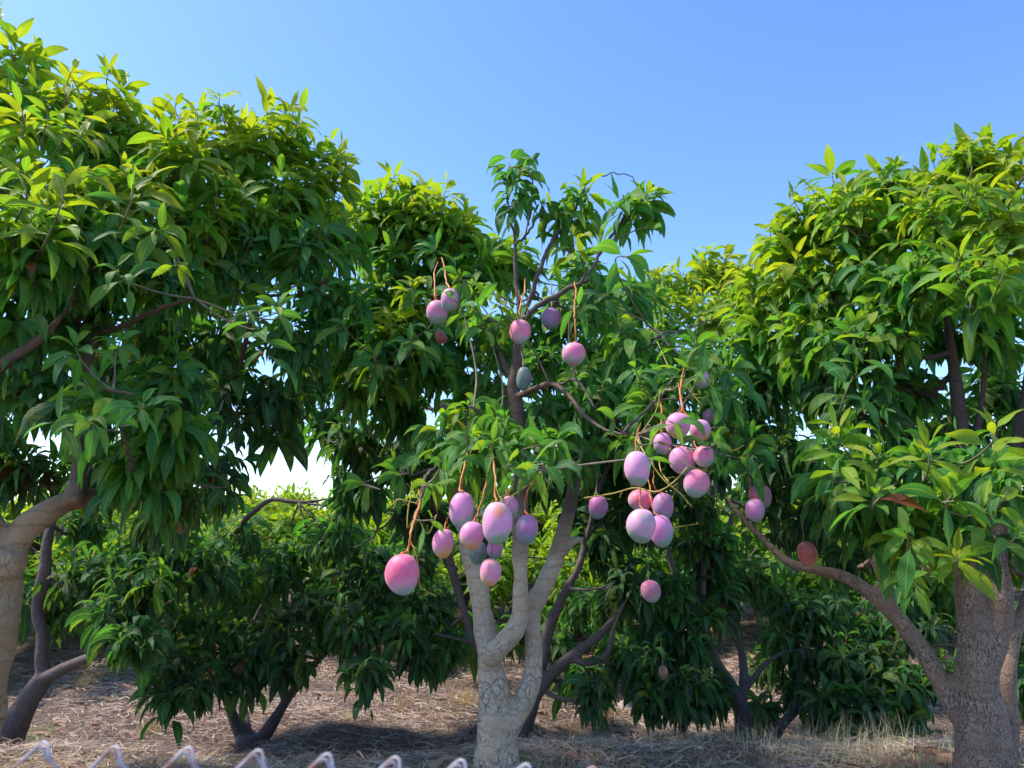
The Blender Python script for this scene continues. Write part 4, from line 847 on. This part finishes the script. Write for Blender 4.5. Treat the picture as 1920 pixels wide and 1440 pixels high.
M(988, 993, 42, 56, 2.3, 'purple', 6, 'violet mango hanging over the cut straight limb', [(984, 955), (990, 920, 2.3), (1010, 885, 2.32)], 'or', 3)
M(918, 1073, 40, 52, 2.25, 'yellowtip', 4, 'small pale pink mango hanging alone in front of the pale trunk', [(921, 1035), (922, 1010, 2.3)], 'br', 3)
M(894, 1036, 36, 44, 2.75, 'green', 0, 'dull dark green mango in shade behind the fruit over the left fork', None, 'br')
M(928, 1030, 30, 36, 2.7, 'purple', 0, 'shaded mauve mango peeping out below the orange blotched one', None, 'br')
M(843, 563, 37, 46, 2.8, 'lilac', 3, 'lilac mango in front, upper left of the whole tree', [(838, 530), (834, 505, 2.9)], 'or')
M(820, 586, 40, 48, 2.95, 'pink', -8, 'pink mango tucked behind and left of the lilac upper one', None, 'or')
M(974, 622, 40, 48, 2.75, 'hot', 2, 'bright pink mango under the yellow young leaves', [(973, 590), (978, 560, 2.85), (984, 545, 2.95)], 'or')
M(1076, 664, 44, 45, 2.7, 'pink', 6, 'round pink mango with green left side on a long orange stalk', [(1080, 640), (1078, 600, 2.75), (1077, 570, 2.8), (1080, 550, 2.9)], 'or')
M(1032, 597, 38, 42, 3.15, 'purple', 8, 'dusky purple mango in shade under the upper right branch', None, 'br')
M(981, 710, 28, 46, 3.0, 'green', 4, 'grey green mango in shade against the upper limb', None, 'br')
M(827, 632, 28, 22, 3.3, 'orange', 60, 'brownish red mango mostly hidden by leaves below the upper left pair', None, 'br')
J1 = (1278, 712, 2.5)
M(1272, 798, 46, 50, 2.3, 'yellowtip', 10, 'round pink mango with a yellow lower left, topmost at the front of the right cluster', [(1279, 765), (1275, 735, 2.4), J1], 'or', 5)
M(1313, 807, 38, 41, 2.35, 'yellowtip', -30, 'pinkish tan mango touching the round pink one on its right', [(1295, 785), (1282, 770, 2.4), (1277, 740, 2.42)], 'or')
M(1315, 712, 30, 34, 2.7, 'lilac', 4, 'small grey lilac mango under a leaf, highest of the right cluster', [(1307, 680), (1305, 655, 2.75)], 'or', 3)
M(1337, 779, 36, 30, 2.75, 'purple', 0, 'shaded purple mango behind the pinkish tan one', None, 'br')
M(1244, 782, 34, 36, 2.9, 'purple', 0, 'dark mauve mango in deep shade left of the round pink one', None, 'br')
M(1243, 832, 34, 42, 2.45, 'lilac', -6, 'lilac pink mango half behind a leaf left of centre of the right cluster', None, 'or')
M(1280, 864, 48, 56, 2.4, 'lilac', -20, 'lilac mango with grey green lower right in the middle of the right cluster', [(1282, 832), (1300, 800, 2.5)], 'or', 3)
M(1321, 856, 40, 41, 2.35, 'pink', 14, 'round pink and green mango at the right side of the right cluster', [(1305, 838), (1300, 805, 2.45)], 'or', 3)
M(1195, 879, 48, 68, 2.2, 'pale', -4, 'long pale lilac mango with green tip at the left of the right cluster', [(1193, 840), (1192, 830, 2.3), (1194, 815, 2.5)], 'or', 3)
M(1306, 907, 48, 54, 2.35, 'pink', 22, 'pink and blue green mango tilted right, lower right of the cluster', [(1310, 878), (1300, 850, 2.45)], 'br', 3)
M(1201, 938, 46, 42, 2.55, 'hot', 0, 'dusky rose mango hidden behind the large pink one', None, 'or')
M(1244, 950, 40, 52, 2.5, 'purple', 2, 'purple green mango above the bluish one', [(1232, 920), (1225, 905, 2.5)], 'or', 3)
M(1203, 986, 55, 65, 2.15, 'pale', 6, 'large light pink mango lowest at the front of the right cluster', [(1201, 948), (1200, 925, 2.2), (1202, 900, 2.3)], 'or', 3)
M(1238, 996, 44, 61, 2.3, 'lilac', -6, 'lilac blue mango pressed against the right of the large light pink one', [(1226, 960), (1220, 935, 2.35), (1218, 910, 2.4)], 'or', 3)
M(1120, 951, 36, 45, 2.9, 'purple', 4, 'dull mauve mango hanging alone in shade between the two clusters', [(1118, 920), (1119, 890, 3.0)], 'br', 3)
M(1426, 930, 42, 46, 2.8, 'speck', -20, 'dark crimson mango behind the bluish lilac one at the right', [(1412, 905), (1400, 885, 2.8)], 'br', 3)
M(1416, 957, 36, 44, 2.65, 'lilac', 0, 'bluish lilac mango overlapping the dark crimson one', [(1408, 930), (1406, 905, 2.7)], 'or', 3)
M(1513, 1039, 36, 48, 2.9, 'orange', -12, 'orange red mango hanging in shade under the long low limb', [(1507, 1005), (1502, 970, 3.0)], 'br', 2.5)
M(1219, 1109, 37, 42, 2.8, 'speck', -18, 'speckled red and green mango hanging alone low right of the trunk', [(1216, 1085), (1215, 1050, 2.9), (1214, 1020, 3.1)], 'br', 2)
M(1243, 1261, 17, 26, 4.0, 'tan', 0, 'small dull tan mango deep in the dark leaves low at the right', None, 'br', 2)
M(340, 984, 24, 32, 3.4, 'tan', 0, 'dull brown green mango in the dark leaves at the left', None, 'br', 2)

# fruitless panicle stems (belong to the centre tree)
root, base, nodes = D
def pan(pts, w=3.0):
    w *= 0.72
    T = Tubes(); T.add(catmull([[*P(a, b, Y), w * 0.5 * PXS(b, Y)] for a, b, Y in pts], 5), 6, 0.2)
    mid_ = catmull([[*P(a, b, Y), w * 0.5 * PXS(b, Y)] for a, b, Y in pts], 5)
    for q_ in range(2, len(mid_) - 1, 4):
        e_ = rng.normal(0, 1, 3); e_ /= np.linalg.norm(e_); ln_ = random.uniform(.012, .035)
        T.add(catmull([[*mid_[q_, :3], mid_[q_, 3] * .6], [*(mid_[q_, :3] + e_ * ln_ * .5 + rng.normal(0, .003, 3)), mid_[q_, 3] * .45], [*(mid_[q_, :3] + e_ * ln_), mid_[q_, 3] * .3]], 3), 5)
    T.build('fruit_stem', STALK_YE, root, base)
pan([(1192, 820, 2.5), (1215, 860, 2.42), (1245, 900, 2.38), (1275, 925, 2.36), (1297, 950, 2.36)], 4)
pan([(1289, 876, 2.2), (1262, 905, 2.22), (1230, 922, 2.25), (1190, 915, 2.3), (1150, 925, 2.32), (1095, 934, 2.35)], 4)
pan([(1255, 905, 2.3), (1240, 885, 2.35), (1235, 860, 2.4)], 3)
pan([(1278, 712, 2.5), (1295, 735, 2.48), (1315, 758, 2.46)], 4)
pan([(1255, 840, 2.4), (1290, 872, 2.35), (1328, 884, 2.35)], 2)
pan([(786, 945, 2.3), (765, 940, 2.3), (745, 937, 2.3), (738, 955, 2.3)], 4)
pan([(780, 960, 2.28), (800, 1000, 2.25), (812, 985, 2.24), (818, 965, 2.24)], 3)
pan([(768, 1010, 2.2), (780, 1040, 2.18), (786, 1075, 2.17), (788, 1100, 2.17), (818, 1118, 2.17)], 3)
pan([(775, 975, 2.26), (764, 990, 2.24), (766, 950, 2.26), (775, 920, 2.26)], 3)
pan([(1010, 870, 2.3), (1000, 900, 2.25), (950, 935, 2.1), (935, 928, 2.1), (928, 900, 2.12)], 2.5)
pan([(1025, 870, 2.2), (1030, 905, 2.15), (1015, 940, 2.15)], 2.5)
pan([(985, 600, 2.95), (990, 580, 2.9), (976, 560, 2.9), (972, 545, 2.9)], 3.5)
pan([(1232, 640, 2.85), (1255, 690, 2.7), (1270, 705, 2.6)], 2.5)
pan([(1240, 995, 2.4), (1262, 990, 2.4), (1290, 985, 2.5), (1310, 982, 2.6)], 2.5)
pan([(1200, 815, 2.5), (1230, 770, 2.5), (1238, 730, 2.5)], 2.5)
pan([(1340, 825, 2.5), (1370, 845, 2.5), (1395, 835, 2.6)], 2.5)

# ------------------------------------------------------------------ fence in front
def fence_mat():
    m, nt, out = new_mat('galvanised_wire')
    tc = N(nt, 'ShaderNodeTexCoord').outputs['Object']
    n1 = N(nt, 'ShaderNodeTexNoise', i_Scale=60.0, i_Detail=3.0); L(nt, tc, n1.inputs['Vector'])
    c = mixc(nt, ramp(nt, n1.outputs[0], [(0.45, (0, 0, 0)), (0.62, (1, 1, 1))]), (0.50, 0.47, 0.50), (0.42, 0.22, 0.19))
    pb = N(nt, 'ShaderNodeBsdfPrincipled', i_Roughness=0.6, i_Metallic=0.0); L(nt, c, pb.inputs['Base Color']); L(nt, pb.outputs[0], out.inputs[0]); return m
WIRE = fence_mat()
ft = Tubes(); YF = 0.60
LS = 0.76
kn = [(80, 1390), (215, 1398), (352, 1400), (483, 1405), (612, 1412), (738, 1418), (862, 1423), (985, 1431), (1108, 1437), (1230, 1444), (1352, 1450), (1473, 1457), (1593, 1463), (1712, 1469), (1830, 1475), (-55, 1384)]
s0 = PXS(1400, YF)
def q3(px, py, dy=0): return list(P(px, py, YF + dy)) + [0.00105]
fy0 = 0.02
for i, (kx, ky) in enumerate(kn):
    j = random.uniform(-2, 2)
    # strand up from lower left, over a narrow hook, and down to the right
    def W(*p): ft.add(catmull([q3(kx + a * 1.0 + (j if b < 12 else 0), ky + 4 + b, c) for a, b, c in p], 6), 8)
    W((-72, 62, .004), (-34, 28, .003), (-13, 8, .002), (-5, 1, .001), (2, -2, 0), (8, 1, -.001), (11, 9, -.002), (12, 20, -.003), (16, 32, -.003), (30, 48, -.002), (48, 66, .002))
    W((-40, 36, .006), (-22, 20, .005), (-10, 11, .004), (-4, 8, .003), (1, 10, .002), (4, 18, .001), (8, 28, .001), (13, 37, .002))
# woven diamonds below, out of the frame, down to the soil
p0 = np.array(q3(80 - 70, 1452)[:3]); p1 = np.array(q3(1830 - 70, 1537)[:3])
for i in range(-2, 17):
    for sgn in (1, -1):
        pts = []
        for k in range(0, 14):
            t = (i + sgn * k * 0.5 + (0 if sgn > 0 else 0)) / 13.0
            p = p0 + (p1 - p0) * t; p = p + np.array([0, (0.003 if k % 2 else -0.003) * sgn, -k * 0.066])
            if p[2] < 0.02: break
            pts.append([*p, 0.0017])
        if len(pts) > 2: ft.add(catmull(pts, 2), 5)
fc = empty('chain_link_fence', (0, YF, 0.05)); tag(fc, 'pale wire fence whose hooked tips line the bottom edge close to the camera', 'fence')
ft.build('wire_mesh', WIRE, fc, (0, YF, 0.05))

# ------------------------------------------------------------------ stones and fallen leaves
STONE = simple_mat('pale_stone', (0.34, 0.27, 0.25), (0.50, 0.42, 0.38), 18, 0.9, 0.8)
def stone(px, Y, w, label, seed):
    x = (px - 960) / F * Y * 1.05
    z = float(gz(x, Y)); random.seed(seed)
    nu, nv = 16, 10; V = []
    for i in range(nv + 1):
        th = math.pi * i / nv
        for j in range(nu):
            a = 2 * math.pi * j / nu
            d = Vector((math.sin(th) * math.cos(a), math.sin(th) * math.sin(a), math.cos(th)))
            r = 1 + 0.35 * noise.noise(d * 1.4 + Vector((seed, 0, 0))) + 0.15 * noise.noise(d * 4 + Vector((0, seed, 0)))
            V.append((d.x * r * w * .5, d.y * r * w * .45, d.z * r * w * .33 + w * .14))
    idx = np.arange((nv + 1) * nu).reshape(nv + 1, nu); A_ = idx[:-1]; B_ = idx[1:]
    Fq = np.stack([A_, B_, np.roll(B_, -1, 1), np.roll(A_, -1, 1)], -1).reshape(-1, 4)
    o = mesh_obj('stone', np.array(V), Fq, STONE, smooth=False); o.location = (x, Y, z); o.rotation_euler = (0, 0, seed)
    tag(o, label, 'stone', 'stones lying on the orchard floor')
stone(1062, 4.75, .13, 'grey stone in the straw just right of the pale trunk', 3)
stone(1300, 4.3, .14, 'pale pinkish stone left of the forked dark stem', 5)
stone(1150, 5.9, .12, 'small whitish stone beyond the golden grass tuft', 8)
stone(165, 5.6, .09, 'small white stone in the shade at the left', 9)
DL = straw_mat('fallen_leaf', [(0, (0.24, 0.09, 0.055)), (.5, (.33, .17, .11)), (1, (.30, .21, .13))], .1)
xy = np.vstack([fan(520, 4.3, 9), fan(40, 2.6, 3.6), rng.normal(0, .10, (60, 2)) + np.array([1.72, 3.2]), rng.normal(0, .12, (25, 2)) + np.array([.62, 6.6])])
blade_field('fallen_leaves', xy, rng.uniform(.08, .16, len(xy)), rng.uniform(.02, .04, len(xy)), None, DL, 'reddish brown dead leaves fallen on the straw', flat=True, zoff=.02)

def clods():
    n = 420; xy = np.vstack([fan(300, 3.6, 8.5), fan(120, 2.6, 3.6)]); V = []; Fc = []
    base = [(-1, -1, -1), (1, -1, -1), (1, 1, -1), (-1, 1, -1), (-.7, -.7, .8), (.8, -.6, .9), (.6, .8, .7), (-.8, .7, .6), (0, 0, 1.15), (1.3, 0, 0), (-1.3, 0, 0), (0, 1.3, 0), (0, -1.3, 0)]
    fcs = [(4, 5, 8), (5, 6, 8), (6, 7, 8), (7, 4, 8), (0, 1, 12), (1, 5, 12), (5, 4, 12), (4, 0, 12), (1, 2, 9), (2, 6, 9), (6, 5, 9), (5, 1, 9), (2, 3, 11), (3, 7, 11), (7, 6, 11), (6, 2, 11), (3, 0, 10), (0, 4, 10), (4, 7, 10), (7, 3, 10)]
    for i in range(n):
        x, y = xy[i]; r = rng.uniform(.008, .034) * (0.6 + y / 9); a = rng.uniform(0, 6.28); ca, sa = math.cos(a), math.sin(a); z = float(gz(x, y)) + r * .3
        b0 = len(V)
        for q in base:
            p = np.array(q) * rng.uniform(.75, 1.2, 3) * r * np.array([1, .8, .6])
            V.append((x + p[0] * ca - p[1] * sa, y + p[0] * sa + p[1] * ca, z + p[2]))
        Fc += [tuple(b0 + k for k in f) for f in fcs]
    o = mesh_obj('soil_clods', V, Fc, simple_mat('soil_clod', (0.26, 0.17, 0.13), (0.42, 0.33, 0.28), 25, 0.95, 0.8), smooth=False)
    tag(o, 'small clods and pebbles strewn through the straw', None, None, 'stuff')
clods()
